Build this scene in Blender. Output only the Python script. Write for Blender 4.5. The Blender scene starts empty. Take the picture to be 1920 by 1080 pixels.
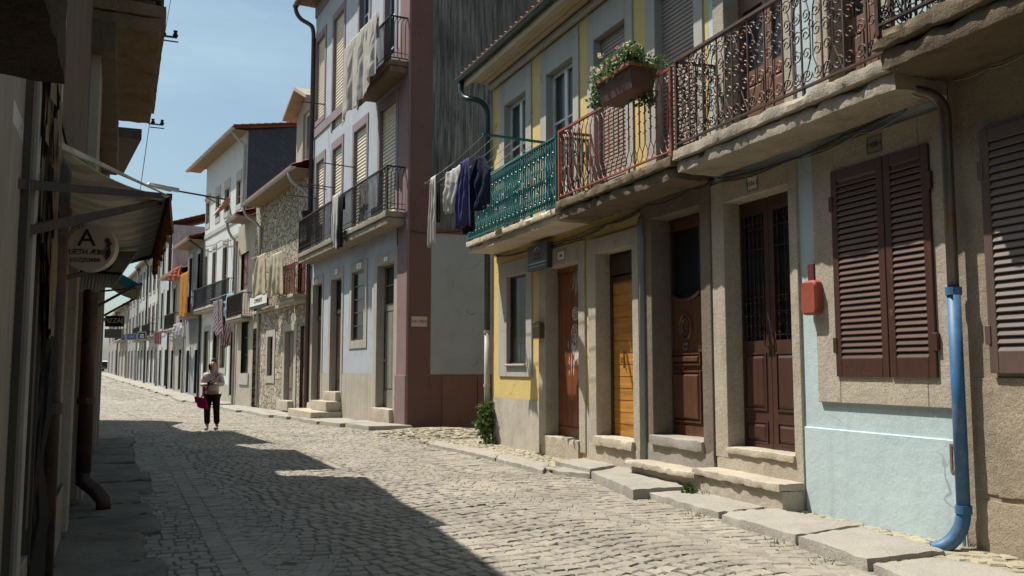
import bpy, bmesh, math, random
import numpy as np
from mathutils import Vector, Matrix, noise
random.seed(7)
C = bpy.context.scene.collection
# ------------------------------------------------------------------ camera model
F = 1650.; CX = 960.; CY = 540.; HOR = 692.; H = 1.40
PIT = math.atan((HOR - CY) / F)
def ray(x, y):
    u = (x - CX) / F; v = (CY - y) / F
    return (u, math.cos(PIT) - v * math.sin(PIT), math.sin(PIT) + v * math.cos(PIT))
def gnd(x, y, z=0.0):
    r = ray(x, y); t = (z - H) / r[2]
    return r[0] * t, r[1] * t
GP = [(-60, 0), (10, 0.02), (20, 0.0), (30, -.22), (45, -.38), (50, -.36), (60, -.1), (70, .12), (85, .37), (100, .6), (130, 1.1), (400, 5)]
def gz(Y):
    for (a, za), (b, zb) in zip(GP, GP[1:]):
        if Y <= b:
            return za + (zb - za) * max(0, (Y - a)) / (b - a)
    return GP[-1][1]
class Fr:
    """a facade plane: s runs to the viewer's right, y runs into the house, z is up"""
    def __init__(s, O, vp=None, side=1, e=None):
        if e is None:
            r = ray(vp, HOR); n = math.hypot(r[0], r[1]); far = (r[0] / n, r[1] / n)
            e = (-far[0], -far[1]) if side > 0 else far
        s.e = e; s.i = (-e[1], e[0]); s.O = O; s.rot = math.atan2(e[1], e[0])
    def hit(s, x, y, d=0.0):
        r = ray(x, y)
        ox = s.O[0] + s.i[0] * d; oy = s.O[1] + s.i[1] * d
        t = (ox * s.i[0] + oy * s.i[1]) / (r[0] * s.i[0] + r[1] * s.i[1])
        X, Y, Z = r[0] * t, r[1] * t, r[2] * t + H
        return ((X - s.O[0]) * s.e[0] + (Y - s.O[1]) * s.e[1], Z)
    def s_(s, x, y=650, d=0.0): return s.hit(x, y, d)[0]
    def w(s, a, y=0.0, z=0.0):
        return Vector((s.O[0] + s.e[0] * a + s.i[0] * y, s.O[1] + s.e[1] * a + s.i[1] * y, z))
    def xy(s, a, y=0.0):
        v = s.w(a, y); return (v.x, v.y)
    def loc(s, X, Y):
        dx, dy = X - s.O[0], Y - s.O[1]
        return dx * s.e[0] + dy * s.e[1], dx * s.i[0] + dy * s.i[1]
    def rect(s, xl, ytl, xr, ybr, d=0.0):
        ym = (ytl + ybr) / 2
        return (s.hit(xl, ym, d)[0], s.hit(xr, ym, d)[0], s.hit(xr, ybr, d)[1], s.hit(xl, ytl, d)[1])
W = Fr((0, 0), e=(1, 0))
# ------------------------------------------------------------------ mesh builder
class MB:
    def __init__(s): s.v = []; s.f = []; s.stone = False
    def poly(s, *p):
        n = len(s.v); s.v += [tuple(q) for q in p]; s.f.append(tuple(range(n, n + len(p))))
    def box(s, x0, x1, y0, y1, z0, z1):
        if x0 > x1: x0, x1 = x1, x0
        if y0 > y1: y0, y1 = y1, y0
        if z0 > z1: z0, z1 = z1, z0
        n = len(s.v)
        s.v += [(x0, y0, z0), (x1, y0, z0), (x1, y1, z0), (x0, y1, z0), (x0, y0, z1), (x1, y0, z1), (x1, y1, z1), (x0, y1, z1)]
        for q in ((0, 1, 5, 4), (1, 2, 6, 5), (2, 3, 7, 6), (3, 0, 4, 7), (4, 5, 6, 7), (3, 2, 1, 0)):
            s.f.append(tuple(n + k for k in q))
    def hexa(s, P):
        n = len(s.v); s.v += [tuple(p) for p in P]
        for q in ((0, 1, 5, 4), (1, 2, 6, 5), (2, 3, 7, 6), (3, 0, 4, 7), (4, 5, 6, 7), (3, 2, 1, 0)):
            s.f.append(tuple(n + k for k in q))
    def bar(s, a, b, w, h=None):
        h = h or w; a = Vector(a); b = Vector(b); t = (b - a).normalized()
        up = Vector((0, 0, 1)) if abs(t.z) < .95 else Vector((0, 1, 0))
        x = t.cross(up).normalized() * w / 2; y = x.cross(t).normalized() * h / 2
        s.hexa([a - x - y, a + x - y, b + x - y, b - x - y, a - x + y, a + x + y, b + x + y, b - x + y])
    def extr(s, pts, y0, y1):
        n = len(s.v); k = len(pts)
        s.v += [(p[0], y0, p[1]) for p in pts] + [(p[0], y1, p[1]) for p in pts]
        s.f.append(tuple(n + i for i in range(k))); s.f.append(tuple(n + k + i for i in reversed(range(k))))
        for i in range(k):
            j = (i + 1) % k; s.f.append((n + i, n + k + i, n + k + j, n + j))
    def prism(s, pts, z0, z1):
        n = len(s.v); k = len(pts)
        s.v += [(p[0], p[1], z0) for p in pts] + [(p[0], p[1], z1) for p in pts]
        s.f.append(tuple(n + i for i in reversed(range(k)))); s.f.append(tuple(n + k + i for i in range(k)))
        for i in range(k):
            j = (i + 1) % k; s.f.append((n + i, n + j, n + k + j, n + k + i))
    def tube(s, pts, r, n=6, cap=True):
        P = [Vector(p) for p in pts]
        if len(P) < 2: return
        R = r if isinstance(r, (list, tuple)) else [r] * len(P)
        t = (P[1] - P[0]).normalized()
        up = Vector((0, 0, 1)) if abs(t.z) < .9 else Vector((0, 1, 0))
        x = t.cross(up).normalized(); base = len(s.v)
        for i, p in enumerate(P):
            if i == 0: t = P[1] - P[0]
            elif i == len(P) - 1: t = P[-1] - P[-2]
            else: t = P[i + 1] - P[i - 1]
            if t.length < 1e-9: t = Vector((0, 0, 1))
            t.normalize(); x = x - t * x.dot(t)
            if x.length < 1e-6: x = t.orthogonal()
            x.normalize(); y = t.cross(x)
            for k in range(n):
                a = 2 * math.pi * k / n
                q = p + (x * math.cos(a) + y * math.sin(a)) * R[i]; s.v.append((q.x, q.y, q.z))
        for i in range(len(P) - 1):
            for k in range(n):
                a = base + i * n + k; b = base + i * n + (k + 1) % n
                s.f.append((a, b, b + n, a + n))
        if cap:
            s.f.append(tuple(base + k for k in reversed(range(n))))
            e = base + (len(P) - 1) * n; s.f.append(tuple(e + k for k in range(n)))
    def rough(s, x0, x1, y0, y1, z0, z1, res=.08, amp=.012, seed=0, top=None, edge=1.0, T=None, chip=.0):
        """a stone block, its faces divided and worn"""
        s.stone = True
        nx = max(2, int((x1 - x0) / res)); ny = max(2, int((y1 - y0) / res)); nz = max(2, int((z1 - z0) / res))
        nx, ny, nz = min(nx, 90), min(ny, 40), min(nz, 20)
        idx = {}
        so = Vector((seed * 7.3, seed * 3.1, seed * 1.7))
        def vert(i, j, k):
            key = (i, j, k)
            if key in idx: return idx[key]
            p = Vector((x0 + (x1 - x0) * i / nx, y0 + (y1 - y0) * j / ny, z0 + (z1 - z0) * k / nz))
            c = Vector(((x0 + x1) / 2, (y0 + y1) / 2, (z0 + z1) / 2))
            ed = (i in (0, nx)) + (j in (0, ny)) + (k in (0, nz))
            d = noise.noise_vector((p + so) * 5.0) * amp * .55 + noise.noise_vector((p + so) * 19.0) * amp * .45
            q = p + d
            if ed >= 2:
                pull = amp * edge * .6 * max(.15, .7 + 1.2 * noise.noise((p + so) * 9.0))
                for ax, (cond) in enumerate((i in (0, nx), j in (0, ny), k in (0, nz))):
                    if cond: q[ax] += math.copysign(pull, c[ax] - q[ax])
                if chip:
                    cn = .6 * noise.noise((p + so * 2) * 3.1) + .5 * noise.noise((p + so * 2) * 11.0)
                    if cn > .15 and k == nz:
                        q.z -= chip * (cn - .15) * 1.6
                        if j == 0: q.y += chip * (cn - .15) * 2
            if T: q = Vector(T(q))
            idx[key] = len(s.v); s.v.append(tuple(q)); return idx[key]
        for i in range(nx):
            for j in range(ny):
                s.f.append((vert(i, j, nz), vert(i + 1, j, nz), vert(i + 1, j + 1, nz), vert(i, j + 1, nz)))
                s.f.append((vert(i, j + 1, 0), vert(i + 1, j + 1, 0), vert(i + 1, j, 0), vert(i, j, 0)))
        for i in range(nx):
            for k in range(nz):
                s.f.append((vert(i, 0, k), vert(i + 1, 0, k), vert(i + 1, 0, k + 1), vert(i, 0, k + 1)))
                s.f.append((vert(i, ny, k + 1), vert(i + 1, ny, k + 1), vert(i + 1, ny, k), vert(i, ny, k)))
        for j in range(ny):
            for k in range(nz):
                s.f.append((vert(0, j, k + 1), vert(0, j + 1, k + 1), vert(0, j + 1, k), vert(0, j, k)))
                s.f.append((vert(nx, j, k), vert(nx, j + 1, k), vert(nx, j + 1, k + 1), vert(nx, j, k + 1)))
    def sheet(s, s0, s1, z0, z1, y, holes=(), rev=0.0):
        """wall front with rectangular openings (s0,s1,z0,z1); rev gives the openings their sides"""
        hs = [(max(h[0], s0), min(h[1], s1), max(h[2], z0), min(h[3], z1)) for h in holes]
        hs = [h for h in hs if h[1] > h[0] and h[3] > h[2]]
        X = sorted({s0, s1} | {h[0] for h in hs} | {h[1] for h in hs})
        Z = sorted({z0, z1} | {h[2] for h in hs} | {h[3] for h in hs})
        for k in range(len(Z) - 1):
            run = None
            for i in range(len(X) - 1):
                cx = (X[i] + X[i + 1]) / 2; cz = (Z[k] + Z[k + 1]) / 2
                inside = any(h[0] < cx < h[1] and h[2] < cz < h[3] for h in hs)
                if not inside:
                    s.poly((X[i], y, Z[k]), (X[i + 1], y, Z[k]), (X[i + 1], y, Z[k + 1]), (X[i], y, Z[k + 1]))
        if rev:
            for a, b, c, d in hs:
                for p, q in (((a, c), (a, d)), ((a, d), (b, d)), ((b, d), (b, c)), ((b, c), (a, c))):
                    s.poly((p[0], y, p[1]), (q[0], y, q[1]), (q[0], y + rev, q[1]), (p[0], y + rev, p[1]))
    def ring(s, o, n, y0, y1):
        """stone or wood ring between outer rect o and inner rect n (s0,s1,z0,z1)"""
        s.box(o[0], n[0], y0, y1, o[2], o[3]); s.box(n[1], o[1], y0, y1, o[2], o[3])
        if o[3] > n[3] + 1e-4: s.box(n[0], n[1], y0, y1, n[3], o[3])
        if n[2] > o[2] + 1e-4: s.box(n[0], n[1], y0, y1, o[2], n[2])
    def spiral(s, c, r0, r1, a0, turns, y, r=.006, n=4, steps=14):
        s.tube([(c[0] + (r0 + (r1 - r0) * t / steps) * math.cos(a0 + turns * 2 * math.pi * t / steps), y,
                 c[1] + (r0 + (r1 - r0) * t / steps) * math.sin(a0 + turns * 2 * math.pi * t / steps)) for t in range(steps + 1)], r, n, False)
    def leaves(s, c, rad, n, size, seed=0, flat=.0):
        rnd = random.Random(seed)
        for _ in range(n):
            while True:
                p = Vector((rnd.uniform(-1, 1), rnd.uniform(-1, 1), rnd.uniform(-1, 1)))
                if p.length <= 1: break
            p = Vector((c[0] + p.x * rad[0], c[1] + p.y * rad[1], c[2] + p.z * rad[2]))
            d = Vector((rnd.gauss(0, 1), rnd.gauss(0, 1), rnd.gauss(0, .7))).normalized()
            e = d.orthogonal().normalized(); e.rotate(Matrix.Rotation(rnd.uniform(0, 6.28), 3, d))
            L = size * rnd.uniform(.6, 1.4); wd = d.cross(e) * L * .35
            s.poly(p, p + e * L * .5 + wd, p + e * L + d * L * .15, p + e * L * .5 - wd)
ORG = {}
def mesh_obj(name, mb, mat, smooth=False, bevel=0.0, recalc=True):
    me = bpy.data.meshes.new(name)
    me.from_pydata(mb.v, [], mb.f)
    if recalc or bevel:
        bm = bmesh.new(); bm.from_mesh(me)
        if bevel:
            es = [e for e in bm.edges if len(e.link_faces) == 2 and e.calc_face_angle(0) > .5]
            bmesh.ops.bevel(bm, geom=es, offset=bevel, segments=1, affect='EDGES', profile=.5, clamp_overlap=True)
        bmesh.ops.recalc_face_normals(bm, faces=bm.faces)
        bm.to_mesh(me); bm.free()
    if mat: me.materials.append(mat)
    if mb.stone:
        smooth = True
    if smooth or mb.stone: me.polygons.foreach_set('use_smooth', [True] * len(me.polygons))
    if mb.stone: me.set_sharp_from_angle(angle=math.radians(40))
    o = bpy.data.objects.new(name, me); C.objects.link(o)
    return o
def thing(name, label, cat, fr, s=0.0, y=0.0, z=0.0, group=None, kind=None):
    o = bpy.data.objects.new(name, None); C.objects.link(o)
    o.location = fr.w(s, y, z); o.rotation_euler = (0, 0, fr.rot)
    o.empty_display_size = .1
    o['label'] = label; o['category'] = cat
    if group: o['group'] = group
    if kind: o['kind'] = kind
    ORG[o.name] = (s, y, z); return o
def part(name, mb, mat, parent, smooth=False, bevel=0.0, label=None):
    """one mesh of a thing; the builder works in the facade frame, the mesh is stored about the thing's base"""
    g = ORG[parent.name]
    mb.v = [(a - g[0], b - g[1], c - g[2]) for a, b, c in mb.v]
    o = mesh_obj(name, mb, mat, smooth, bevel)
    o.parent = parent; ORG[o.name] = g
    if label: o['label'] = label
    return o
def solo(name, label, cat, mb, mat, fr, s, y, z, smooth=False, bevel=0.0, group=None):
    mb.v = [(a - s, b - y, c - z) for a, b, c in mb.v]
    o = mesh_obj(name, mb, mat, smooth, bevel)
    o.location = fr.w(s, y, z); o.rotation_euler = (0, 0, fr.rot)
    o['label'] = label; o['category'] = cat; ORG[o.name] = (s, y, z)
    if group: o['group'] = group
    return o
def struct(name, mb, mat, smooth=False, kind='structure'):
    o = mesh_obj(name, mb, mat, smooth, recalc=False); o['kind'] = kind; return o
def solidify(o, t):
    m = o.modifiers.new('thickness', 'SOLIDIFY'); m.thickness = t; m.offset = 0
# ------------------------------------------------------------------ text as mesh
def text_into(mb, txt, s, z, y, size, align='CENTER', face=-1, stretch=1.0, shear=0.0):
    cu = bpy.data.curves.new('lettering', 'FONT'); cu.body = txt; cu.size = size; cu.align_x = align; cu.extrude = .002
    cu.resolution_u = 2; cu.shear = shear
    o = bpy.data.objects.new('lettering', cu); C.objects.link(o)
    dg = bpy.context.evaluated_depsgraph_get()
    me = bpy.data.meshes.new_from_object(o.evaluated_get(dg))
    n = len(mb.v)
    for v in me.vertices: mb.v.append((s + v.co.x * stretch, y - v.co.z, z + v.co.y))
    for p in me.polygons: mb.f.append(tuple(n + i for i in p.vertices))
    bpy.data.objects.remove(o); bpy.data.curves.remove(cu); bpy.data.meshes.remove(me)
# ------------------------------------------------------------------ materials
MATS = {}
def nodes(name):
    m = bpy.data.materials.new(name); m.use_nodes = True
    nt = m.node_tree; b = nt.nodes['Principled BSDF']
    return m, nt, b
def N(nt, t, **k):
    n = nt.nodes.new(t)
    for a, v in k.items():
        if a.startswith('i_'):
            n.inputs[a[2:].replace('_', ' ')].default_value = v
        else: setattr(n, a, v)
    return n
def L(nt, a, b): nt.links.new(a, b)
def rgba(c): return (c[0], c[1], c[2], 1)
def coords(nt, scale=(1, 1, 1), rot=(0, 0, 0)):
    tc = N(nt, 'ShaderNodeTexCoord'); mp = N(nt, 'ShaderNodeMapping')
    mp.inputs['Scale'].default_value = scale; mp.inputs['Rotation'].default_value = rot
    L(nt, tc.outputs['Object'], mp.inputs['Vector']); return mp.outputs['Vector']
def noise_n(nt, vec, scale, detail=4, rough=.55):
    n = N(nt, 'ShaderNodeTexNoise'); n.inputs['Scale'].default_value = scale
    n.inputs['Detail'].default_value = detail; n.inputs['Roughness'].default_value = rough
    L(nt, vec, n.inputs['Vector']); return n.outputs['Fac']
def ramp(nt, fac, stops):
    r = N(nt, 'ShaderNodeValToRGB'); e = r.color_ramp.elements
    while len(e) < len(stops): e.new(.5)
    for k, (p, c) in enumerate(stops):
        e[k].position = p; e[k].color = rgba(c) if len(c) == 3 else c
    L(nt, fac, r.inputs['Fac']); return r.outputs['Color']
def mix(nt, fac, a, b, mode='MIX'):
    m = N(nt, 'ShaderNodeMix', data_type='RGBA', blend_type=mode)
    if isinstance(fac, float): m.inputs[0].default_value = fac
    else: L(nt, fac, m.inputs[0])
    for sock, v in ((m.inputs[6], a), (m.inputs[7], b)):
        if isinstance(v, tuple): sock.default_value = rgba(v)
        else: L(nt, v, sock)
    return m.outputs[2]
def bump(nt, b, h, strength, dist=.02):
    n = N(nt, 'ShaderNodeBump'); n.inputs['Strength'].default_value = strength; n.inputs['Distance'].default_value = dist
    L(nt, h, n.inputs['Height'])
    prev = b.inputs['Normal'].links
    if prev: L(nt, prev[0].from_socket, n.inputs['Normal'])
    L(nt, n.outputs['Normal'], b.inputs['Normal'])
def mul(c, k): return tuple(x * k for x in c)
def plaster(name, c, var=.18, stain=.35, dirt=(.12, .10, .08), bs=.25, scale=1.6, rough=.9, fine=45, streak=(5, 5, .35)):
    if name in MATS: return MATS[name]
    m, nt, b = nodes(name); v = coords(nt)
    big = noise_n(nt, v, scale, 6, .62)
    col = ramp(nt, big, [(.3, mul(c, 1 - var)), (.52, c), (.72, mul(c, 1 + var * .6))])
    sv = coords(nt, streak); st = noise_n(nt, sv, 1.5, 5, .6)
    sm = ramp(nt, st, [(.52, (0, 0, 0)), (.78, (stain, stain, stain))])
    col = mix(nt, sm, col, dirt)
    fn = noise_n(nt, v, fine, 3, .6)
    col = mix(nt, .25, col, ramp(nt, fn, [(.3, mul(c, .7)), (.7, mul(c, 1.15))]))
    cw = N(nt, 'ShaderNodeVectorMath', operation='SCALE'); cn = N(nt, 'ShaderNodeTexNoise'); cn.inputs['Scale'].default_value = 3; L(nt, v, cn.inputs['Vector']); L(nt, cn.outputs['Color'], cw.inputs[0]); cw.inputs['Scale'].default_value = .5
    ca = N(nt, 'ShaderNodeVectorMath', operation='ADD'); L(nt, v, ca.inputs[0]); L(nt, cw.outputs[0], ca.inputs[1])
    cv = N(nt, 'ShaderNodeTexVoronoi', feature='DISTANCE_TO_EDGE'); cv.inputs['Scale'].default_value = .9; L(nt, ca.outputs[0], cv.inputs['Vector'])
    cm = N(nt, 'ShaderNodeMath', operation='MULTIPLY'); L(nt, ramp(nt, cv.outputs['Distance'], [(.003, (.55, .55, .55)), (.009, (0, 0, 0))]), cm.inputs[0]); L(nt, ramp(nt, noise_n(nt, v, 1.1, 3, .5), [(.5, (0, 0, 0)), (.6, (1, 1, 1))]), cm.inputs[1])
    col = mix(nt, cm.outputs[0], col, mul(c, .3))
    L(nt, col, b.inputs['Base Color']); b.inputs['Roughness'].default_value = rough
    b.inputs['Specular IOR Level'].default_value = .25
    bump(nt, b, noise_n(nt, v, 9, 5, .65), bs, .02); bump(nt, b, fn, bs * .8, .006)
    MATS[name] = m; return m
def granite(name, c, bs=.5, speck=.5, var=.2, scale=2.2, stain=.35):
    if name in MATS: return MATS[name]
    m, nt, b = nodes(name); v = coords(nt)
    big = noise_n(nt, v, scale, 5, .6)
    col = ramp(nt, big, [(.3, mul(c, 1 - var)), (.55, c), (.75, mul(c, 1 + var * .5))])
    sp = noise_n(nt, v, 75, 2, .7)
    col = mix(nt, ramp(nt, sp, [(.36, (speck,) * 3), (.52, (0, 0, 0))]), col, mul(c, .35))
    sp2 = noise_n(nt, v, 60, 2, .6)
    col = mix(nt, ramp(nt, sp2, [(.58, (0, 0, 0)), (.72, (speck * .7,) * 3)]), col, mul(c, 1.5))
    st = noise_n(nt, coords(nt, (3, 3, .8)), 1.3, 5, .65)
    col = mix(nt, ramp(nt, st, [(.52, (0, 0, 0)), (.75, (stain,) * 3)]), col, mul(c, .4))
    L(nt, col, b.inputs['Base Color']); b.inputs['Roughness'].default_value = .92
    b.inputs['Specular IOR Level'].default_value = .2
    bump(nt, b, noise_n(nt, v, 14, 6, .7), bs, .02); bump(nt, b, sp, bs * .7, .008)
    MATS[name] = m; return m
def wood(name, c, axis='z', var=.35, rough=.5, bs=.15, worn=0.0):
    if name in MATS: return MATS[name]
    m, nt, b = nodes(name)
    sc = (14, 14, .8) if axis == 'z' else (.9, 14, 16)
    v = coords(nt, sc); g = noise_n(nt, v, 2.2, 6, .6)
    col = ramp(nt, g, [(.28, mul(c, 1 - var)), (.5, c), (.74, mul(c, 1 + var))])
    bl = noise_n(nt, coords(nt), 2.0, 5, .6)
    col = mix(nt, ramp(nt, bl, [(.45, (0, 0, 0)), (.75, (.45, .45, .45))]), col, mul(c, .5))
    if worn:
        wn = noise_n(nt, coords(nt, (1, 1, .6)), 11, 6, .75)
        col = mix(nt, ramp(nt, wn, [(.62, (0, 0, 0)), (.70, (worn,) * 3)]), col, (.34, .27, .21))
    L(nt, col, b.inputs['Base Color']); b.inputs['Roughness'].default_value = rough
    bump(nt, b, g, bs, .008)
    MATS[name] = m; return m
def paint(name, c, rough=.45, metal=0.0, var=.2, rust=0.0, bs=.06, scale=3, rustc=(.16, .06, .025)):
    if name in MATS: return MATS[name]
    m, nt, b = nodes(name); v = coords(nt)
    col = ramp(nt, noise_n(nt, v, scale, 5, .6), [(.3, mul(c, 1 - var)), (.7, mul(c, 1 + var * .7))])
    if rust:
        col = mix(nt, ramp(nt, noise_n(nt, v, 5, 6, .7), [(.5, (0, 0, 0)), (.62, (rust,) * 3)]), col, rustc)
    L(nt, col, b.inputs['Base Color']); b.inputs['Roughness'].default_value = rough; b.inputs['Metallic'].default_value = metal
    if bs: bump(nt, b, noise_n(nt, v, 30, 4, .6), bs, .01)
    MATS[name] = m; return m
def fabric(name, c, var=.15, stripes=None, bs=.1, rough=.95):
    if name in MATS: return MATS[name]
    m, nt, b = nodes(name); v = coords(nt)
    col = ramp(nt, noise_n(nt, v, 4, 4, .6), [(.3, mul(c, 1 - var)), (.7, mul(c, 1 + var))])
    if stripes:
        w = N(nt, 'ShaderNodeTexWave', wave_type='BANDS', bands_direction=stripes[0]); w.inputs['Scale'].default_value = stripes[1]
        w.inputs['Distortion'].default_value = .4
        L(nt, v, w.inputs['Vector'])
        col = mix(nt, ramp(nt, w.outputs['Fac'], [(.4, (0, 0, 0)), (.5, (1, 1, 1))]), col, stripes[2])
    L(nt, col, b.inputs['Base Color']); b.inputs['Roughness'].default_value = rough
    b.inputs['Specular IOR Level'].default_value = .1
    bump(nt, b, noise_n(nt, coords(nt, (1, 1, .35)), 9, 6, .65), min(.9, bs * 6), .03); bump(nt, b, noise_n(nt, v, 60, 3, .6), bs, .004)
    # thin cloth lets some light through
    tr = N(nt, 'ShaderNodeBsdfTranslucent'); L(nt, col, tr.inputs['Color'])
    ms = N(nt, 'ShaderNodeMixShader'); ms.inputs[0].default_value = .35
    L(nt, b.outputs[0], ms.inputs[1]); L(nt, tr.outputs[0], ms.inputs[2])
    L(nt, ms.outputs[0], nt.nodes['Material Output'].inputs['Surface'])
    MATS[name] = m; return m
def rubble(name, c, scale=2.6, mortar=(.30, .26, .20)):
    if name in MATS: return MATS[name]
    m, nt, b = nodes(name); v = coords(nt, (1, 1, 1.35))
    wv = N(nt, 'ShaderNodeVectorMath', operation='ADD'); L(nt, v, wv.inputs[0])
    nz = N(nt, 'ShaderNodeTexNoise'); nz.inputs['Scale'].default_value = 2.5; L(nt, v, nz.inputs['Vector'])
    sc = N(nt, 'ShaderNodeVectorMath', operation='SCALE'); sc.inputs['Scale'].default_value = .35
    L(nt, nz.outputs['Color'], sc.inputs[0]); L(nt, sc.outputs[0], wv.inputs[1])
    vo = N(nt, 'ShaderNodeTexVoronoi', feature='F1'); vo.inputs['Scale'].default_value = scale; L(nt, wv.outputs[0], vo.inputs['Vector'])
    ve = N(nt, 'ShaderNodeTexVoronoi', feature='DISTANCE_TO_EDGE'); ve.inputs['Scale'].default_value = scale; L(nt, wv.outputs[0], ve.inputs['Vector'])
    sep = N(nt, 'ShaderNodeSeparateColor'); L(nt, vo.outputs['Color'], sep.inputs[0])
    stone = ramp(nt, sep.outputs[0], [(0, mul(c, .6)), (.5, c), (1, mul(c, 1.35))])
    stone = mix(nt, .35, stone, ramp(nt, noise_n(nt, v, 18, 5, .7), [(.3, mul(c, .5)), (.7, mul(c, 1.3))]))
    ed = ramp(nt, ve.outputs['Distance'], [(.01, (0, 0, 0)), (.075, (1, 1, 1))])
    col = mix(nt, ed, mortar, stone)
    L(nt, col, b.inputs['Base Color']); b.inputs['Roughness'].default_value = .95
    bump(nt, b, ed, 1.0, .12); bump(nt, b, noise_n(nt, v, 14, 5, .7), .7, .04)
    MATS[name] = m; return m
def glass(name='window_glass', tint=(.02, .028, .034), alpha=.55):
    if name in MATS: return MATS[name]
    m, nt, b = nodes(name)
    b.inputs['Base Color'].default_value = rgba(tint); b.inputs['Roughness'].default_value = .06
    b.inputs['Specular IOR Level'].default_value = .8
    v = coords(nt); bump(nt, b, noise_n(nt, v, 2.5, 2, .5), .05, .02)
    t = N(nt, 'ShaderNodeBsdfTransparent'); t.inputs['Color'].default_value = (.72, .78, .78, 1)
    ms = N(nt, 'ShaderNodeMixShader'); ms.inputs[0].default_value = alpha
    L(nt, t.outputs[0], ms.inputs[1]); L(nt, b.outputs[0], ms.inputs[2])
    L(nt, ms.outputs[0], nt.nodes['Material Output'].inputs['Surface'])
    MATS[name] = m; return m
def leafmat(name, c):
    if name in MATS: return MATS[name]
    m, nt, b = nodes(name); v = coords(nt)
    col = ramp(nt, noise_n(nt, v, 14, 3, .6), [(.3, mul(c, .5)), (.5, c), (.72, (c[0] * 1.9, c[1] * 1.6, c[2] * 1.2))])
    L(nt, col, b.inputs['Base Color']); b.inputs['Roughness'].default_value = .55
    tr = N(nt, 'ShaderNodeBsdfTranslucent'); L(nt, col, tr.inputs['Color'])
    ms = N(nt, 'ShaderNodeMixShader'); ms.inputs[0].default_value = .35
    L(nt, b.outputs[0], ms.inputs[1]); L(nt, tr.outputs[0], ms.inputs[2])
    L(nt, ms.outputs[0], nt.nodes['Material Output'].inputs['Surface'])
    MATS[name] = m; return m
GRAN = granite('granite_trim', (.44, .39, .315))
GRANG = granite('granite_grey', (.34, .31, .27), speck=.3)
GRAND = granite('granite_dark', (.20, .165, .13))
SLAB = granite('balcony_stone', (.38, .335, .27), bs=.8, speck=.35, stain=.6)
SLABD = granite('balcony_stone_dark', (.16, .125, .085), bs=.9, speck=.4, stain=.7)
STEP = granite('step_stone', (.45, .40, .32), bs=.7, speck=.3, stain=.25)
BROWN = wood('brown_paint', (.062, .026, .018), var=.2, rough=.45, worn=.25)
BROWND = wood('brown_dark', (.050, .024, .016), var=.3, rough=.4, worn=.3)
IRON = paint('iron_dark', (.022, .018, .016), .5, .3, rust=.4)
IRONB = paint('iron_brown', (.075, .045, .035), .5, .2, rust=.5)
IRONR = paint('iron_red', (.27, .075, .05), .5, .0, rust=.4)
TEAL = paint('iron_teal', (.012, .13, .13), .4)
GLASS = glass()
DARK = paint('dark_room', (.012, .011, .010), .9, bs=0)
CURT = fabric('net_curtain', (.55, .54, .50), stripes=('X', 6, (.42, .41, .38)))
WHITEP = paint('white_paint', (.62, .62, .58), .5, var=.12)
BEIGEP = paint('roller_beige', (.62, .55, .42), .55, var=.1)
ZINC = paint('zinc', (.34, .34, .33), .5, .2, rust=.25, rustc=(.2, .15, .1))
TILE = plaster('terracotta', (.36, .12, .06), var=.4, stain=.5, bs=.3, scale=6)
SOFFIT = wood('soffit_boards', (.46, .37, .25), axis='x', var=.25, rough=.8)
CABLE = paint('cable_black', (.02, .02, .02), .6, bs=0)
# ------------------------------------------------------------------ building parts
def house(name, label, fr, s0, s1, z1, mat, holes=(), depth=6.0, z0=-.9, base=0.1, group=None, sides=True):
    r = thing(name, label, 'house', fr, (s0 + s1) / 2, 0, base, group)
    m = MB(); m.sheet(s0, s1, z0, z1, 0, holes)
    if sides:
        m.poly((s0, 0, z0), (s0, depth, z0), (s0, depth, z1), (s0, 0, z1)); m.poly((s1, 0, z0), (s1, depth, z0), (s1, depth, z1), (s1, 0, z1))
    m.poly((s0, depth, z0), (s1, depth, z0), (s1, depth, z1), (s0, depth, z1)); m.poly((s0, 0, z1), (s1, 0, z1), (s1, depth, z1), (s0, depth, z1))
    part('wall', m, mat, r)
    return r
def surround(p, o, n, mat, y0=-.025, y1=.24, name='window_surround', bevel=.006, label=None):
    m = MB(); m.ring(o, n, y0, y1); return part(name, m, mat, p, bevel=bevel, label=label)
def casement(p, r, y, mat, cols=2, rows=3, fw=.06, bw=.03, back='curtain', name='window', label=None, gl=None):
    s0, s1, z0, z1 = r; m = MB(); holes = []
    lw = (s1 - s0) / cols
    for c in range(cols):
        a = s0 + c * lw + fw; b = s0 + (c + 1) * lw - fw * (1 if c == cols - 1 else .7)
        hh = (z1 - z0 - 2 * fw - bw * (rows - 1)) / rows
        for k in range(rows):
            zz = z0 + fw + k * (hh + bw); holes.append((a, b, zz, zz + hh))
    m.sheet(s0, s1, z0, z1, y, holes, .04)
    w = part(name, m, mat, p, label=label)
    g = MB(); g.poly((s0, y + .025, z0), (s1, y + .025, z0), (s1, y + .025, z1), (s0, y + .025, z1)); part('pane', g, gl or GLASS, w)
    g = MB(); yb = y + .09
    if back == 'curtain':
        n = 26
        for i in range(n):
            a = s0 + (s1 - s0) * i / n; b = s0 + (s1 - s0) * (i + 1) / n
            ya = yb + .02 * math.sin(i * 1.7); yc = yb + .02 * math.sin((i + 1) * 1.7)
            g.poly((a, ya, z0), (b, yc, z0), (b, yc, z1), (a, ya, z1))
        part('curtain', g, CURT, w)
        g = MB()
    g.box(s0 - .05, s1 + .05, yb + .05, yb + .6, z0 - .05, z1 + .05); part('room', g, DARK, w)
    return w
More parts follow.
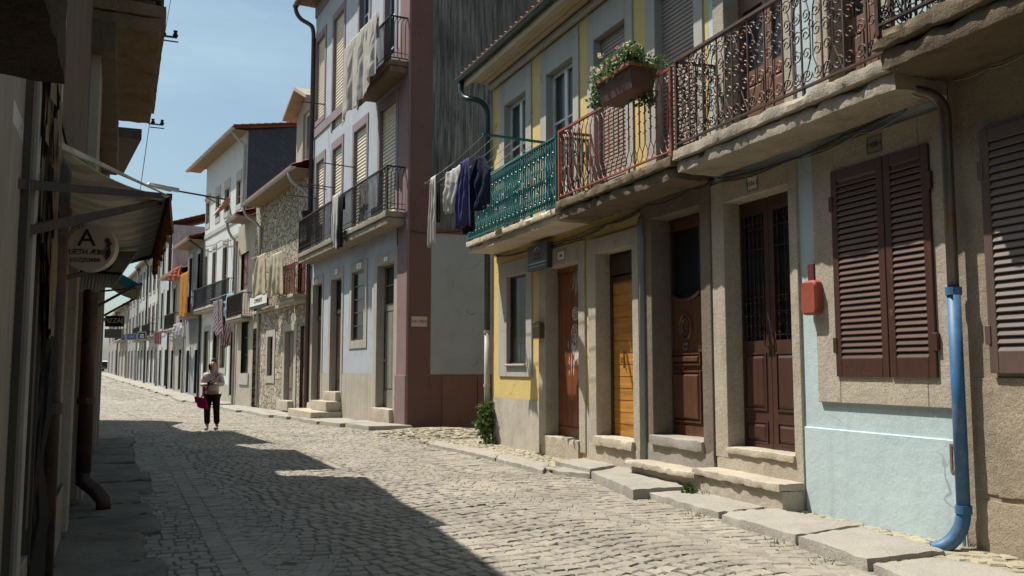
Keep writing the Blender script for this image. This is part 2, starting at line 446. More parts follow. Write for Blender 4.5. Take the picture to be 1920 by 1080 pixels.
def roller(p, r, y, mat, pitch=.05, name='roller_shutter', label=None, dep=.012):
    s0, s1, z0, z1 = r; m = MB(); n = max(3, int((z1 - z0) / pitch)); h = (z1 - z0) / n
    for k in range(n):
        a = z0 + k * h
        m.poly((s0, y, a), (s1, y, a), (s1, y - dep, a + h * .25), (s0, y - dep, a + h * .25))
        m.poly((s0, y - dep, a + h * .25), (s1, y - dep, a + h * .25), (s1, y - dep * .7, a + h * .82), (s0, y - dep * .7, a + h * .82))
        m.poly((s0, y - dep * .7, a + h * .82), (s1, y - dep * .7, a + h * .82), (s1, y, a + h), (s0, y, a + h))
    return part(name, m, mat, p, label=label)
def raised(m, s0, s1, z0, z1, y, d=.016, w=.03):
    m.ring((s0, s1, z0, z1), (s0 + .018, s1 - .018, z0 + .018, z1 - .018), y - d * .8, y + .003)
    a, b, c, e = s0 + w, s1 - w, z0 + w, z1 - w; k = min(.03, (b - a) * .25, (e - c) * .25)
    P = [(a, y, c), (b, y, c), (b, y, e), (a, y, e)]; Q = [(a + k, y - d, c + k), (b - k, y - d, c + k), (b - k, y - d, e - k), (a + k, y - d, e - k)]
    for i in range(4):
        j = (i + 1) % 4; m.poly(P[i], P[j], Q[j], Q[i])
    m.poly(*Q)
def plaque(p, fr, xl, ytl, xr, ybr, txt, mat=None, name='number_plaque', d=-.035, label=None):
    r = fr.rect(xl, ytl, xr, ybr, d); m = MB(); m.box(r[0], r[1], d, d + .02, r[2], r[3])
    o = part(name, m, mat or paint('plaque_white', (.6, .59, .56), .4), p, bevel=.003, label=label)
    m = MB(); h = r[3] - r[2]
    m.ring((r[0], r[1], r[2], r[3]), (r[0] + .014, r[1] - .014, r[2] + .014, r[3] - .014), d - .004, d + .003)
    part('rim', m, paint('plaque_blue', (.13, .14, .17), .4), o)
    m = MB(); text_into(m, txt, (r[0] + r[1]) / 2, r[2] + h * .36, d - .003, h * .42, stretch=1.0)
    part('lettering', m, paint('plaque_ink', (.05, .04, .05), .5, bs=0), o)
    return o
def pipe(p, pts, r, mat, name='downpipe', n=10, collars=(), label=None):
    m = MB(); m.tube(pts, r, n)
    o = part(name, m, mat, p, smooth=True, label=label)
    for c in collars:
        k = MB(); k.tube([(c[0], c[1], c[2] - .03), (c[0], c[1], c[2] + .03)], r * 1.22, n); part('collar', k, mat, o)
    return o
def arc(p0, p1, p2, n=8):
    a, b, c = Vector(p0), Vector(p1), Vector(p2)
    return [tuple(a * (1 - t) ** 2 + b * 2 * t * (1 - t) + c * t * t) for t in [i / n for i in range(n + 1)]]
def gutter(p, a, b, r, mat, y, n=8):
    """half round gutter between (s,z) points a and b at depth y"""
    m = MB(); pr = [(math.cos(math.pi + math.pi * k / n) * r, math.sin(math.pi + math.pi * k / n) * r) for k in range(n + 1)]
    A = [(a[0], y + q[0], a[1] + q[1]) for q in pr]; B = [(b[0], y + q[0], b[1] + q[1]) for q in pr]
    A2 = [(a[0], y + q[0] * .85, a[1] + q[1] * .85) for q in pr]; B2 = [(b[0], y + q[0] * .85, b[1] + q[1] * .85) for q in pr]
    for k in range(n):
        m.poly(A[k], A[k + 1], B[k + 1], B[k]); m.poly(A2[k], B2[k], B2[k + 1], A2[k + 1])
    m.poly(*A); m.poly(*B)
    for q in (0, n): m.poly(A[q], B[q], B2[q], A2[q])
    return part('gutter', m, mat, p, smooth=False)
def tiles(p, s0, s1, y0, z0, y1, z1, mat=None, pitch=.22, rows=None, name='roof', amp=.035):
    """barrel-tiled roof plane rising from (y0,z0) at the eave to (y1,z1)"""
    m = MB(); L_ = math.hypot(y1 - y0, z1 - z0); rows = rows or max(2, int(L_ / .38)); n = int((s1 - s0) / pitch * 6)
    nz_ = Vector((0, -(z1 - z0), (y1 - y0))).normalized()
    def P(i, t, lift):
        s = s0 + (s1 - s0) * i / n; h = abs(math.sin(math.pi * (s - s0) / pitch)) * amp * 1.6 + lift
        return (s, y0 + (y1 - y0) * t + nz_.y * h, z0 + (z1 - z0) * t + nz_.z * h)
    for r in range(rows):
        ta, tb = r / rows, (r + 1) / rows
        for i in range(n):
            m.poly(P(i, ta, .03), P(i + 1, ta, .03), P(i + 1, tb, 0), P(i, tb, 0))
            m.poly(P(i, ta, .03), P(i + 1, ta, .03), P(i + 1, ta, -.02), P(i, ta, -.02))
    m.poly((s0, y0, z0 - .03), (s1, y0, z0 - .03), (s1, y1, z1 - .03), (s0, y1, z1 - .03))
    return part(name, m, mat or TILE, p)
def soffit(p, s0, s1, y0, y1, z, mat, n=5, th=.03):
    m = MB(); w = (y1 - y0) / n
    for k in range(n): m.box(s0, s1, y0 + k * w + .006, y0 + (k + 1) * w - .003, z + (.004 if k % 2 else 0), z + th)
    return part('soffit', m, mat, p)
def cloth(name, label, fr, s0, s1, ztop, zbot, y, mat, folds=5, amp=.05, group=None, sag=.0, flare=1.0, ns=40, nz_=24, drift=0.0, cat='laundry', hem=.03, seed=1, back=0.0, shape=None, taper=0.0, crease=.03):
    """hanging cloth; back>0 folds that much of it down behind the line"""
    rnd = random.Random(seed); ph = rnd.uniform(0, 6); m = MB()
    def P(i, k, front=True):
        a = i / ns; t = k / nz_
        s = s0 + (s1 - s0) * a; c = (s0 + s1) / 2
        s = c + (s - c) * (1 + (flare - 1) * t) + drift * t
        lim = (zbot - ztop) if front else -back
        zt = ztop - sag * math.sin(math.pi * a)
        z = zt + lim * t * (1 + hem * math.sin(a * 9 + ph)) + taper * (a - .5) * t
        A = amp * (.25 + .75 * t)
        yy = A * math.sin(a * folds * 6.283 + ph + t * 1.3) + A * .5 * math.sin(a * folds * 13.1 + ph * 2 - t * 2) + .35 * amp * noise.noise(Vector((a * 4, t * 5, seed))) + crease * (abs(noise.noise(Vector((a * 11 + t * 1.5, t * 1.3 - a, seed + 9)))) + .5 * abs(noise.noise(Vector((a * 28 + t * 3, t * 3.5, seed + 4)))) - .3) * min(1, t * 4)
        if shape:
            c2 = (s0 + s1) / 2; s = c2 + (s - c2) * shape(t)
        return (s, y + (-abs(yy) * .6 - yy * .4 - .012 if front else abs(yy) * .3 + .02), z)
    for fr_, kk in ((True, nz_),) + (((False, nz_),) if back else ()):
        n = len(m.v)
        m.v += [P(i, k, fr_) for k in range(kk + 1) for i in range(ns + 1)]
        for k in range(kk):
            for i in range(ns):
                a = n + k * (ns + 1) + i; m.f.append((a, a + 1, a + ns + 2, a + ns + 1))
    o = solo(name, label, cat, m, mat, fr, (s0 + s1) / 2, y, ztop, smooth=True, group=group)
    solidify(o, .008); return o
def cable(label, fr, pts, r=.012, name='cable', mat=None, sag=.06, cat='cable', group=None):
    P = []
    for (a, b) in zip(pts, pts[1:]):
        for k in range(8):
            t = k / 8; P.append((a[0] + (b[0] - a[0]) * t, a[1] + (b[1] - a[1]) * t, a[2] + (b[2] - a[2]) * t - sag * 4 * t * (1 - t)))
    P.append(pts[-1]); m = MB(); m.tube(P, r, 5)
    return solo(name, label, cat, m, mat or CABLE, fr, *pts[0], smooth=True, group=group)
SKY_STRENGTH = .08; SUN = 5.0; EXPO = .48
# ================================================================== frames of the right-hand houses
near = Fr((6.0, 0), 330)
sB0 = near.hit(1340, 600)[0]; sB1 = near.hit(1799, 700)[0]
FY = Fr(near.xy(sB0), 270)
sY0 = FY.hit(923, 640)[0]
sP1 = FY.hit(763, 795)[0]
FP = Fr(FY.xy(sP1), 125)
sP0 = FP.hit(579, 700)[0]
FS = Fr(FP.xy(sP0), 60)
sS0 = FS.hit(472, 690)[0]
# ------------------------------------------------------------------ railings
def rail_frame(m, T, L_, z0, z1, top=.045, bot=.03):
    m.bar(T(0, z1), T(L_, z1), top, .03); m.bar(T(0, z0 + .06), T(L_, z0 + .06), bot, .02)
def sp(m, T, a, z, r0, r1, a0, turns, r=.007, n=14, k=4):
    m.tube([T(a + (r0 + (r1 - r0) * t / n) * math.cos(a0 + turns * 6.2832 * t / n), z + (r0 + (r1 - r0) * t / n) * math.sin(a0 + turns * 6.2832 * t / n)) for t in range(n + 1)], r, k, False)
def cv(m, T, pts, r=.007, k=4, n=7):
    P = []
    for i in range(0, len(pts) - 2, 2):
        for p in arc((pts[i][0], pts[i][1], 0), (pts[i + 1][0], pts[i + 1][1], 0), (pts[i + 2][0], pts[i + 2][1], 0), n): P.append(T(p[0], p[1]))
    m.tube(P, r, k, False)
def ornate(m, T, L_, z0, z1):
    rail_frame(m, T, L_, z0, z1, .05, .035); n = max(1, round(L_ / .27)); w = L_ / n; h = z1 - z0 - .08; b = z0 + .07
    for i in range(n + 1):
        m.bar(T(i * w, b), T(i * w, z1), .014)
    for i in range(n):
        a = i * w; c = a + w / 2
        cv(m, T, [(a + .01, b), (a + w * .25, b + h * .12), (c - .015, b + h * .26), (c - .015, b + h * .42), (c - .02, b + h * .66), (c - .03, b + h * .8), (a + .02, b + h * .92)])
        cv(m, T, [(a + w - .01, b), (a + w * .75, b + h * .12), (c + .015, b + h * .26), (c + .015, b + h * .42), (c + .02, b + h * .66), (c + .03, b + h * .8), (a + w - .02, b + h * .92)])
        for sg in (-1, 1):
            a0 = math.pi / 2 - sg * math.pi / 2
            sp(m, T, c + sg * w * .25, b + h * .10, .068, .012, a0 + math.pi, sg * 1.5)
            sp(m, T, c + sg * w * .27, b + h * .50, .070, .012, a0, sg * 1.5)
            sp(m, T, c + sg * w * .24, b + h * .69, .062, .01, a0 + 1.2, -sg * 1.5)
            sp(m, T, c + sg * w * .26, b + h * .87, .075, .012, a0, sg * 1.6)
            sp(m, T, c + sg * w * .26, b + h * .31, .062, .01, a0 + 2, -sg * 1.4)
        sp(m, T, c, b + h * .94, .035, .03, 0, 1.0); sp(m, T, c, b + h * .58, .03, .028, 0, 1.0)
def forked(m, T, L_, z0, z1):
    rail_frame(m, T, L_, z0, z1, .04, .028); n = max(1, round(L_ / .125)); w = L_ / n; b = z0 + .07; h = z1 - b
    for i in range(n):
        c = (i + .5) * w
        m.bar(T(c, b + h * .24), T(c, b + h * .80), .013)
        for sg in (-1, 1):
            cv(m, T, [(c, b + h * .80), (c + sg * .01, b + h * .86), (c + sg * w * .5, b + h * .93), (c + sg * w * .55, b + h * .97), (c + sg * w * .3, b + h)], .006, 4, 5)
            cv(m, T, [(c, b + h * .24), (c + sg * .015, b + h * .2), (c + sg * w * .45, b + h * .13), (c + sg * w * .6, b + h * .07), (c + sg * .01, b)], .006, 4, 5)
        for k in range(3):
            zz = b + h * (.38 + .13 * k) + (.012 if i % 2 else -.012)
            m.bar(T(c - .03, zz - .008), T(c + .03, zz + .01), .011)
def dense(m, T, L_, z0, z1):
    rail_frame(m, T, L_, z0, z1, .05, .035); n = max(1, round(L_ / .085)); w = L_ / n; b = z0 + .07; h = z1 - b
    for i in range(n + 1): m.bar(T(i * w, b), T(i * w, z1), .016)
    for i in range(n):
        a = i * w; c = a + w / 2
        cv(m, T, [(a, b), (c + w * .7, b + h * .1), (c, b + h * .2), (c - w * .7, b + h * .3), (c, b + h * .4), (c + w * .7, b + h * .5), (c, b + h * .6), (c - w * .7, b + h * .72), (c, b + h * .82), (c + w * .5, b + h * .92), (a, b + h)], .010, 4, 4)
        if i % 2: sp(m, T, c, b + h * .78, .05, .012, 0, 1.5, .009, 10)
        else: sp(m, T, c, b + h * .12, .05, .012, 3, 1.5, .009, 10)
        sp(m, T, c, b + h * (.3 + .4 * ((i * 7) % 5) / 5), .04, .01, i, 1.3, .009, 10)
def bars(m, T, L_, z0, z1, step=.1, bow=True):
    rail_frame(m, T, L_, z0, z1, .05, .03); n = max(1, round(L_ / step)); w = L_ / n; b = z0 + .07
    for i in range(n + 1):
        m.tube([T(i * w, b), T(i * w, b + (z1 - b) * .82), T(i * w + w * .35, z1 - .07), T(i * w + w * .9, z1 - .01)] if bow else [T(i * w, b), T(i * w, z1)], .010, 4, False)
    m.bar(T(0, b + .12), T(L_, b + .12), .014)
def balcony(p, s0, s1, z, ov, style, mat, slabmat, zr=.98, th=.2, ends=(1, 1), seed=1, name='balcony', chip=.05, label=None, amp=.014, sfo=None):
    """slab with its front at y=-ov, railing above it"""
    m = MB(); m.rough(s0, s1, -ov, .02, z - th * .45, z, .05, amp * .8, seed, edge=1.2, chip=chip)
    m.rough(s0 + .03, s1 - .03, -ov + .05, .02, z - th, z - th * .46, .05, amp * .8, seed + 5, edge=1.2, chip=chip)
    o = part(name, m, slabmat, p, smooth=False, label=label)
    m = MB(); yy = -ov + .05; f = {'ornate': ornate, 'forked': forked, 'dense': dense, 'bars': bars}[style]
    zb = z - .0
    f(m, lambda a, q: (s0 + .04 + a, yy, q), s1 - s0 - .08, zb, z + zr)
    if ends[0]: f(m, lambda a, q: (s0 + .04, yy + a, q), ov - .07, zb, z + zr)
    if ends[1]: f(m, lambda a, q: (s1 - .04, yy + a, q), ov - .07, zb, z + zr)
    for e, k in ((s0 + .04, 1), (s1 - .04, 1)): m.box(e - .018, e + .018, yy - .018, yy + .018, zb - .02, z + zr + .02)
    n = max(2, int((s1 - s0) / .9))
    for i in range(1, n): m.box(s0 + (s1 - s0) * i / n - .012, s0 + (s1 - s0) * i / n + .012, yy - .012, yy + .012, zb - .02, zb + .08)
    part('railing', m, mat, o)
    return o
# ================================================================== light blue house
BLUE = plaster('light_blue_plaster', (.44, .54, .565), var=.14, stain=.35, dirt=(.22, .25, .24), bs=.35)
zTOP = 6.9
door_o = near.rect(1341.5, 347, 1504, 880); door_i = near.rect(1365, 380, 1488, 836)
win_o = near.rect(1533, 284, 1789, 766); win_i = near.rect(1575, 345, 1738, 700)
zF = 3.70
u1o = (near.s_(1342, 150), near.s_(1490, 100), zF, 6.35); u1i = (near.s_(1363, 150), near.s_(1472, 100), zF + .05, 6.15)
u2o = (near.s_(1533, 60), near.s_(1672, 60), zF, 6.35); u2i = (near.s_(1556, 60), near.s_(1655, 60), zF + .05, 6.15)
b1 = house('terraced_house', 'light blue house with brown louvred shutters and bright blue lower downpipe', near, sB0, sB1, zTOP, BLUE, [door_o, win_o, u1o, u2o], 7.0, base=.12, group='houses on the sunny side of the street')
surround(b1, door_o, (door_i[0], door_i[1], door_o[2], door_i[3]), GRAN, -.03, .2, 'door_surround')
surround(b1, win_o, win_i, GRAN, -.035, .2)
surround(b1, u1o, (u1i[0], u1i[1], u1o[2], u1i[3]), GRAN, -.03, .2, 'door_surround')
surround(b1, u2o, (u2i[0], u2i[1], u2o[2], u2i[3]), GRAN, -.03, .2, 'door_surround')
# stone lower door block pieces and ledge course
m = MB(); za = near.hit(1508, 799)[1]
m.box(door_o[1] + .01, sB1 - .02, -.022, .01, -.5, za); part('base_course', m, BLUE, b1, bevel=.008)
def leaf_door(p, s0, s1, z0, z1, y, mat, zs, panels, grille=True, name='door_leaf', handle=True, knob_side=1, label=None):
    """door leaf with a glazed and barred upper part above zs and raised panels below"""
    st = .075; m = MB(); hole = [(s0 + st, s1 - st, zs + .04, z1 - .17)]
    m.sheet(s0, s1, z0, z1, y, hole, .05); m.box(s0, s1, y + .05, y + .06, z0, zs)
    for (a, b) in panels: raised(m, s0 + st, s1 - st, z0 + a * (zs - z0), z0 + b * (zs - z0), y)
    m.box(s0, s1, y - .01, y, z0, z0 + .05)
    d = part(name, m, mat, p, label=label)
    g = MB(); g.poly((s0 + st, y + .045, zs), (s1 - st, y + .045, zs), (s1 - st, y + .045, z1 - .1), (s0 + st, y + .045, z1 - .1)); part('pane', g, GLASS, d)
    g = MB(); g.box(s0, s1, y + .1, y + .12, zs - .1, z1); part('room', g, DARK, d)
    if grille:
        g = MB(); h0 = hole[0]; n = 5
        for i in range(n):
            x = h0[0] + (h0[1] - h0[0]) * (i + .5) / n
            g.tube([(x, y + .012, h0[2]), (x, y + .012, h0[3])], .009, 6)
            for zz in (.06, .12, .2, .3, .93):
                q = h0[2] + (h0[3] - h0[2]) * zz; g.tube([(x, y + .012, q - .018), (x, y + .012, q), (x, y + .012, q + .018)], [.008, .019, .008], 6)
        for zz in (.04, .22, .34, .88, .72): q = h0[2] + (h0[3] - h0[2]) * zz; g.bar((h0[0], y + .012, q), (h0[1], y + .012, q), .016, .008)
        part('grille', g, IRON, d)
    if handle:
        x = s1 - .035 if knob_side > 0 else s0 + .035
        g = MB(); g.tube([(x, y, zs - .02), (x, y - .05, zs - .02), (x, y - .05, zs + .12), (x, y, zs + .12)], .009, 6); g.box(x - .016, x + .016, y - .006, y + .002, zs - .12, zs + .12); part('handle', g, IRON, d)
    return d
yd = .20; mid = near.s_(1446, 640, yd); d0 = near.s_(1388, 640, yd); d1 = door_i[1] + .12
zs = near.hit(1446, 645, yd)[1]; zb = near.hit(1446, 840, yd)[1] - .01
leaf_door(b1, d0, mid - .004, zb, door_i[3] + .02, yd, BROWN, zs, [(.04, .26), (.36, .92)], knob_side=1)
leaf_door(b1, mid + .004, d1, zb, door_i[3] + .02, yd, BROWN, zs, [(.04, .26), (.36, .92)], knob_side=-1)
m = MB(); m.box(door_i[0], d0, yd - .02, yd + .1, zb, door_i[3]); part('door_frame', m, BROWN, b1)
m = MB(); m.rough(door_i[0] - .02, door_i[1] + .01, -.06, .32, door_i[2] - .16, zb, .05, .012, 3, chip=.02); part('doorstep', m, STEP, b1)
m = MB(); m.rough(door_o[0] + .0, door_o[1] + .0, -.03, .12, -.1, door_i[2] - .1, .06, .014, 4); part('door_plinth', m, GRAN, b1)
# shutters
ys = -.055; wr = near.rect(1562, 321, 1749, 708, ys); ms = near.s_(1661, 500, ys)
def shutter(p, s0, s1, z0, z1, y, mat, slatmat, n, hinge=-1, name='shutter', label=None, bottom=.16, top=.1, st=.075):
    m = MB(); th = .035
    m.ring((s0, s1, z0, z1), (s0 + st, s1 - st, z0 + bottom, z1 - top), y, y + th)
    o = part(name, m, mat, p, bevel=.004, label=label)
    m = MB(); zz0, zz1 = z0 + bottom, z1 - top; h = (zz1 - zz0) / n
    for k in range(n):
        q = zz0 + (k + .5) * h; d = h * .62
        m.hexa([(s0 + st, y + .004, q - d), (s1 - st, y + .004, q - d), (s1 - st, y + .030, q + d * .55), (s0 + st, y + .030, q + d * .55),
                (s0 + st, y - .000, q - d + .007), (s1 - st, y - .000, q - d + .007), (s1 - st, y + .026, q + d * .55 + .007), (s0 + st, y + .026, q + d * .55 + .007)])
    part('louvres', m, slatmat, o)
    x = s0 if hinge < 0 else s1
    for q in (z0 + .28, z1 - .3): m = MB(); m.box(x - .025, x + .025, y - .008, y + .05, q - .07, q + .07); part('hinge', m, mat, o, bevel=.004)
    return o
BRSL = wood('brown_slats', (.085, .042, .030), axis='x', var=.25, rough=.45, worn=.12)
shutter(b1, wr[0], ms - .006, wr[2] + .0, wr[3], ys, BROWN, BRSL, 30, -1)
shutter(b1, ms + .006, wr[1], wr[2] - .0, wr[3], ys - .004, BROWN, BRSL, 30, 1)
m = MB(); m.box(win_i[0] - .1, win_i[1] + .1, .1, .5, win_i[2] - .1, win_i[3] + .1); part('room', m, DARK, b1)
plaque(b1, near, 1625, 259, 1654, 283, '1920 4'); plaque(b1, near, 1400, 333, 1421, 355, '1516 2')
# upper french doors
for (o_, i_) in ((u1o, u1i), (u2o, u2i)):
    mm = (i_[0] + i_[1]) / 2
    BR2 = wood('door_redbrown', (.17, .085, .055), var=.2, rough=.5)
    for a, b in ((i_[0], mm - .005), (mm + .005, i_[1])):
        m = MB(); hole = [(a + .07, b - .07, zF + .95, 5.35), (a + .07, b - .07, 5.5, 6.05)]
        m.sheet(a, b, i_[2], i_[3], .17, hole, .04); raised(m, a + .07, b - .07, zF + .2, zF + .8, .17)
        d = part('door_leaf', m, BR2, b1)
        g = MB(); g.poly((a, .2, zF), (b, .2, zF), (b, .2, 6.1), (a, .2, 6.1)); part('pane', g, GLASS, d)
        g = MB(); g.box(a, b, .27, .8, zF, 6.1); part('room', g, CURT, d)
# eave over the light blue house
soffit(b1, sB0, sB1, -.36, .0, 6.78, SOFFIT)
tiles(b1, sB0, sB1, -.42, 6.88, 3.0, 8.4)
gutter(b1, (sB0, 6.88), (sB1, 6.88), .06, paint('gutter_green', (.012, .035, .033), .4), -.42)
# balcony
ovb = .58
bs0 = near.hit(1259, 270, -ovb)[0]; bs1 = near.hit(1672, 100, -ovb)[0]
balcony(b1, bs0, bs1, 3.80, ovb, 'ornate', IRONB, SLAB, zr=1.0, th=.26, ends=(1, 1), seed=11, chip=.07, amp=.02)
# pipe at the party line
pz = near.hit(1788, 546, -.10)[1]; psx = near.s_(1795, 700, -.10); pxt = near.hit(1790, 250, -.1)[0]
pipe(b1, [(psx - .0, -.10, pz), (psx, -.10, 3.32)] + arc((psx, -.10, 3.36), (psx, -.12, 3.50), (psx - .06, -.22, 3.54), 6) + arc((psx - .08, -.25, 3.55), (psx - .14, -.38, 3.6), (psx - .14, -.42, 3.72), 5), .042,
     paint('pipe_rusty', (.12, .11, .105), .4, .55, rust=.7), label='dark rusty upper downpipe')
BLUEP = paint('pipe_blue', (.032, .125, .28), .55, var=.25, bs=.08, rust=.35, rustc=(.16, .22, .27))
pg = .05
o = pipe(b1, [(psx, -.10, pz + .03), (psx, -.10, .36)], .049, BLUEP, label='bright blue lower downpipe', n=14, collars=[(psx, -.10, pz), (psx, -.10, .36)])
m = MB(); P_ = arc((psx, -.10, .36), (psx - .01, -.10, .15), (psx - .11, -.22, .07), 8) + [(psx - .15, -.27, .055)]
m.tube(P_, [.050, .052, .054, .056, .056, .056, .056, .055, .053, .053], 14, False); part('shoe', m, BLUEP, o, smooth=True)
m = MB(); P2 = [P_[-2], P_[-1]]; m.tube(P2, .045, 14, True); part('mouth', m, DARK, o)
# water meter hatch
r = near.rect(1781, 832, 1797, 888, -.03); m = MB(); m.ring(r, (r[0] + .02, r[1] - .01, r[2] + .02, r[3] - .02), -.03, .0); m.box(r[0], r[1], -.012, .0, r[2], r[3])
for k in range(3): m.box(r[0] + .03, r[1] - .02, -.022, -.01, r[2] + .05 + k * .09, r[2] + .09 + k * .09)
part('meter_hatch', m, paint('hatch_rust', (.16, .10, .085), .6, rust=.5), b1)
# long entrance step before the two doors
m = MB(); sa = near.hit(1300, 881, -.31)[0]; sb = near.hit(1463, 908, -.31)[0]
zt_ = near.hit(1463, 908, -.31)[1]; m.rough(sa + .02, sb - .01, -.29, -.0, -.1, zt_ - .075, .05, .014, 21); m.rough(sa, sb, -.33, -.0, zt_ - .075, zt_, .035, .012, 22, chip=.025); part('entrance_step', m, STEP, b1)
# red box on the wall
t = thing('lantern_box', 'dull red rounded metal box with short bracket on light blue wall', 'wall box', near, near.s_(1514, 560), 0, near.hit(1514, 588)[1])
r = near.rect(1498, 528, 1529, 589, -.13); m = MB(); cx = (r[0] + r[1]) / 2; k = .02
m.extr([(r[0] + .03, r[2]), (r[1] - .03, r[2]), (r[1], r[2] + .04), (r[1] - .005, r[3] - .04), (r[1] - .035, r[3]), (r[0] + .035, r[3]), (r[0] + .005, r[3] - .04), (r[0], r[2] + .04)], -.125, -.02)
part('body', m, paint('box_red', (.30, .055, .03), .6, var=.35, rust=.55, bs=.12), t, bevel=.02, smooth=False)
r2 = near.rect(1512, 495, 1524, 530, -.06); m = MB(); m.box(r2[0], r2[1], -.05, .0, r2[2] - .03, r2[3]); part('bracket', m, paint('box_maroon', (.10, .025, .025), .5), t, bevel=.005)
# ================================================================== granite house at the right edge
sG1 = sB1 + 9
gw_i = near.rect(1868, 270, 1990, 690); gw_i = (near.s_(1856, 500), near.s_(1856, 500) + 1.1, near.hit(1868, 700)[1], near.hit(1845, 247)[1])
GRANW = granite('granite_wall', (.34, .285, .215), bs=.6, speck=.55, var=.28)
b0 = house('terraced_house', 'brown granite house with grey louvred shutter at the right edge', near, sB1 + .012, sG1, 6.9, GRANW, [(gw_i[0] + .08, gw_i[1] - .05, gw_i[2] + .1, gw_i[3] - .08)], 7, base=.1, group='houses on the sunny side of the street')
GREYSH = wood('shutter_greybrown', (.14, .105, .09), axis='x', var=.2, rough=.5); GREYFR = wood('shutter_frame', (.105, .07, .058), var=.2, rough=.5)
shutter(b0, gw_i[0], gw_i[0] + .58, gw_i[2], gw_i[3], -.05, GREYFR, GREYSH, 27, -1)
shutter(b0, gw_i[0] + .59, gw_i[0] + 1.17, gw_i[2], gw_i[3], -.05, GREYFR, GREYSH, 27, 1)
m = MB(); m.box(gw_i[0], gw_i[1], .1, .4, gw_i[2], gw_i[3]); part('room', m, DARK, b0)
m = MB(); zj = near.hit(1840, 705)[1]
rs = random.Random(5)
for (xl, yt, xr, yb, pr) in ((1872, 772, 1990, 950, .022),):
    rr = near.rect(xl, yt, xr, yb); m.rough(rr[0], rr[0] + 1.0, -pr, .1, rr[2], rr[3], .05, .012, 9)
m.rough(sB1 + .14, sB1 + .60, -.012, .05, near.hit(1850, 925)[1], zj - .01, .06, .006, 2); m.rough(sB1 + .14, sG1 - 5, -.016, .05, -.2, near.hit(1850, 935)[1] - .008, .06, .010, 6)
part('granite_blocks', m, GRANW, b0)
zg = 3.95
balcony(b0, sB1 - .03, sG1 - 3, zg, .72, 'ornate', IRON, SLABD, zr=1.0, th=.3, seed=15, chip=.08, amp=.025)
soffit(b0, sB1 + .02, sG1, -.36, .0, 6.76, SOFFIT); tiles(b0, sB1, sG1, -.42, 6.88, 3.0, 8.4)
m = MB(); m.sheet(sB1 + .02, sG1, zg + .02, 6.7, -.006, [(sB1 + .6, sB1 + 1.6, zg + .02, 6.2)], .1); m.box(sB1 + .5, sB1 + 1.7, .12, .2, zg, 6.3); part('upper_wall', m, GRANW, b0)
# cables under the balconies
def npt(x, y, d=-.04, fr=None):
    q = (fr or near).hit(x, y, d); return (q[0], d, q[1])
cable('black cable looping under the light blue balcony', near, [npt(1345, 334), npt(1450, 310), npt(1580, 255), npt(1690, 200), npt(1752, 172)], .012, sag=.025)
cable('thin grey cable hanging below the black one under the light blue balcony', near, [npt(1350, 342), npt(1480, 300), npt(1610, 250), npt(1700, 205)], .008, sag=.05, mat=paint('cable_grey', (.2, .18, .14), .6, bs=0))
cable('thin cable running along the granite wall under its balcony', near, [npt(1790, 150), npt(1850, 128), npt(1920, 102), npt(2000, 70)], .008, sag=.02, mat=paint('cable_grey', (.2, .18, .14), .6, bs=0))
# ================================================================== yellow house
YEL = plaster('yellow_plaster', (.60, .46, .185), var=.12, stain=.28, dirt=(.30, .24, .13), bs=.25)
GRY = plaster('grey_stone_trim', (.40, .385, .35), var=.12, stain=.3, bs=.25)
GREEN = paint('gutter_green', (.012, .035, .033), .4)
zE = 6.74
wo = FY.rect(937, 497, 999, 707); wi = FY.rect(952, 520, 988, 682)
d1o = FY.rect(1013, 474, 1100, 850); d1i = FY.rect(1026, 504, 1088, 826)
d2o = FY.rect(1108, 451, 1203, 850); d2i = FY.rect(1122, 476, 1191, 826)
d3o = FY.rect(1209, 384, 1341, 868); d3i = FY.rect(1229, 411, 1322, 818)
zFy = 3.72
def up(xl, xr, yc, z1, xl2, xr2, fr=FY, z0=None):
    a = (fr.s_(xl, yc), fr.s_(xr, yc), z0 or zFy, z1[0]); b = (fr.s_(xl2, yc), fr.s_(xr2, yc), z0 or zFy, z1[1]); return a, b
zw = FY.hit(947, 199)[1]; zwo = FY.hit(940, 162)[1]
w1o, w1i = up(938, 998, 230, (zwo, zw), 947.5, 987.5)
w2o, w2i = up(1015, 1087, 170, (zwo, zw), 1026, 1076)
w3o, w3i = up(1103, 1188, 90, (zwo, zw), 1115, 1174)
w4o, w4i = up(1212, 1320, 60, (zwo, zw), 1230, 1303)
w4o = (w4o[0], min(w4o[1], -.01), w4o[2], w4o[3])
hy = house('terraced_house', 'yellow house with three ground floor doors and teal and red balconies', FY, sY0, -.004, zE + .08, YEL, [wo, d1o, d2o, d3o, w1o, w2o, w3o, w4o], 7.0, base=.1, group='houses on the sunny side of the street')
for o_, i_ in ((w1o, w1i), (w2o, w2i), (w3o, w3i), (w4o, w4i)):
    surround(hy, o_, (i_[0], i_[1], o_[2], i_[3]), GRY, -.025, .2)
surround(hy, wo, wi, GRY, -.025, .12)
surround(hy, d1o, (d1i[0], d1i[1], d1o[2], d1i[3]), GRAN, -.03, .2, 'door_surround')
surround(hy, d2o, (d2i[0], d2i[1], d2o[2], d2i[3]), GRAN, -.04, .2, 'door_surround')
surround(hy, d3o, (d3i[0], d3i[1], d3o[2], d3i[3]), GRAND, -.05, .26, 'door_surround', label='dark weathered stone door surround')
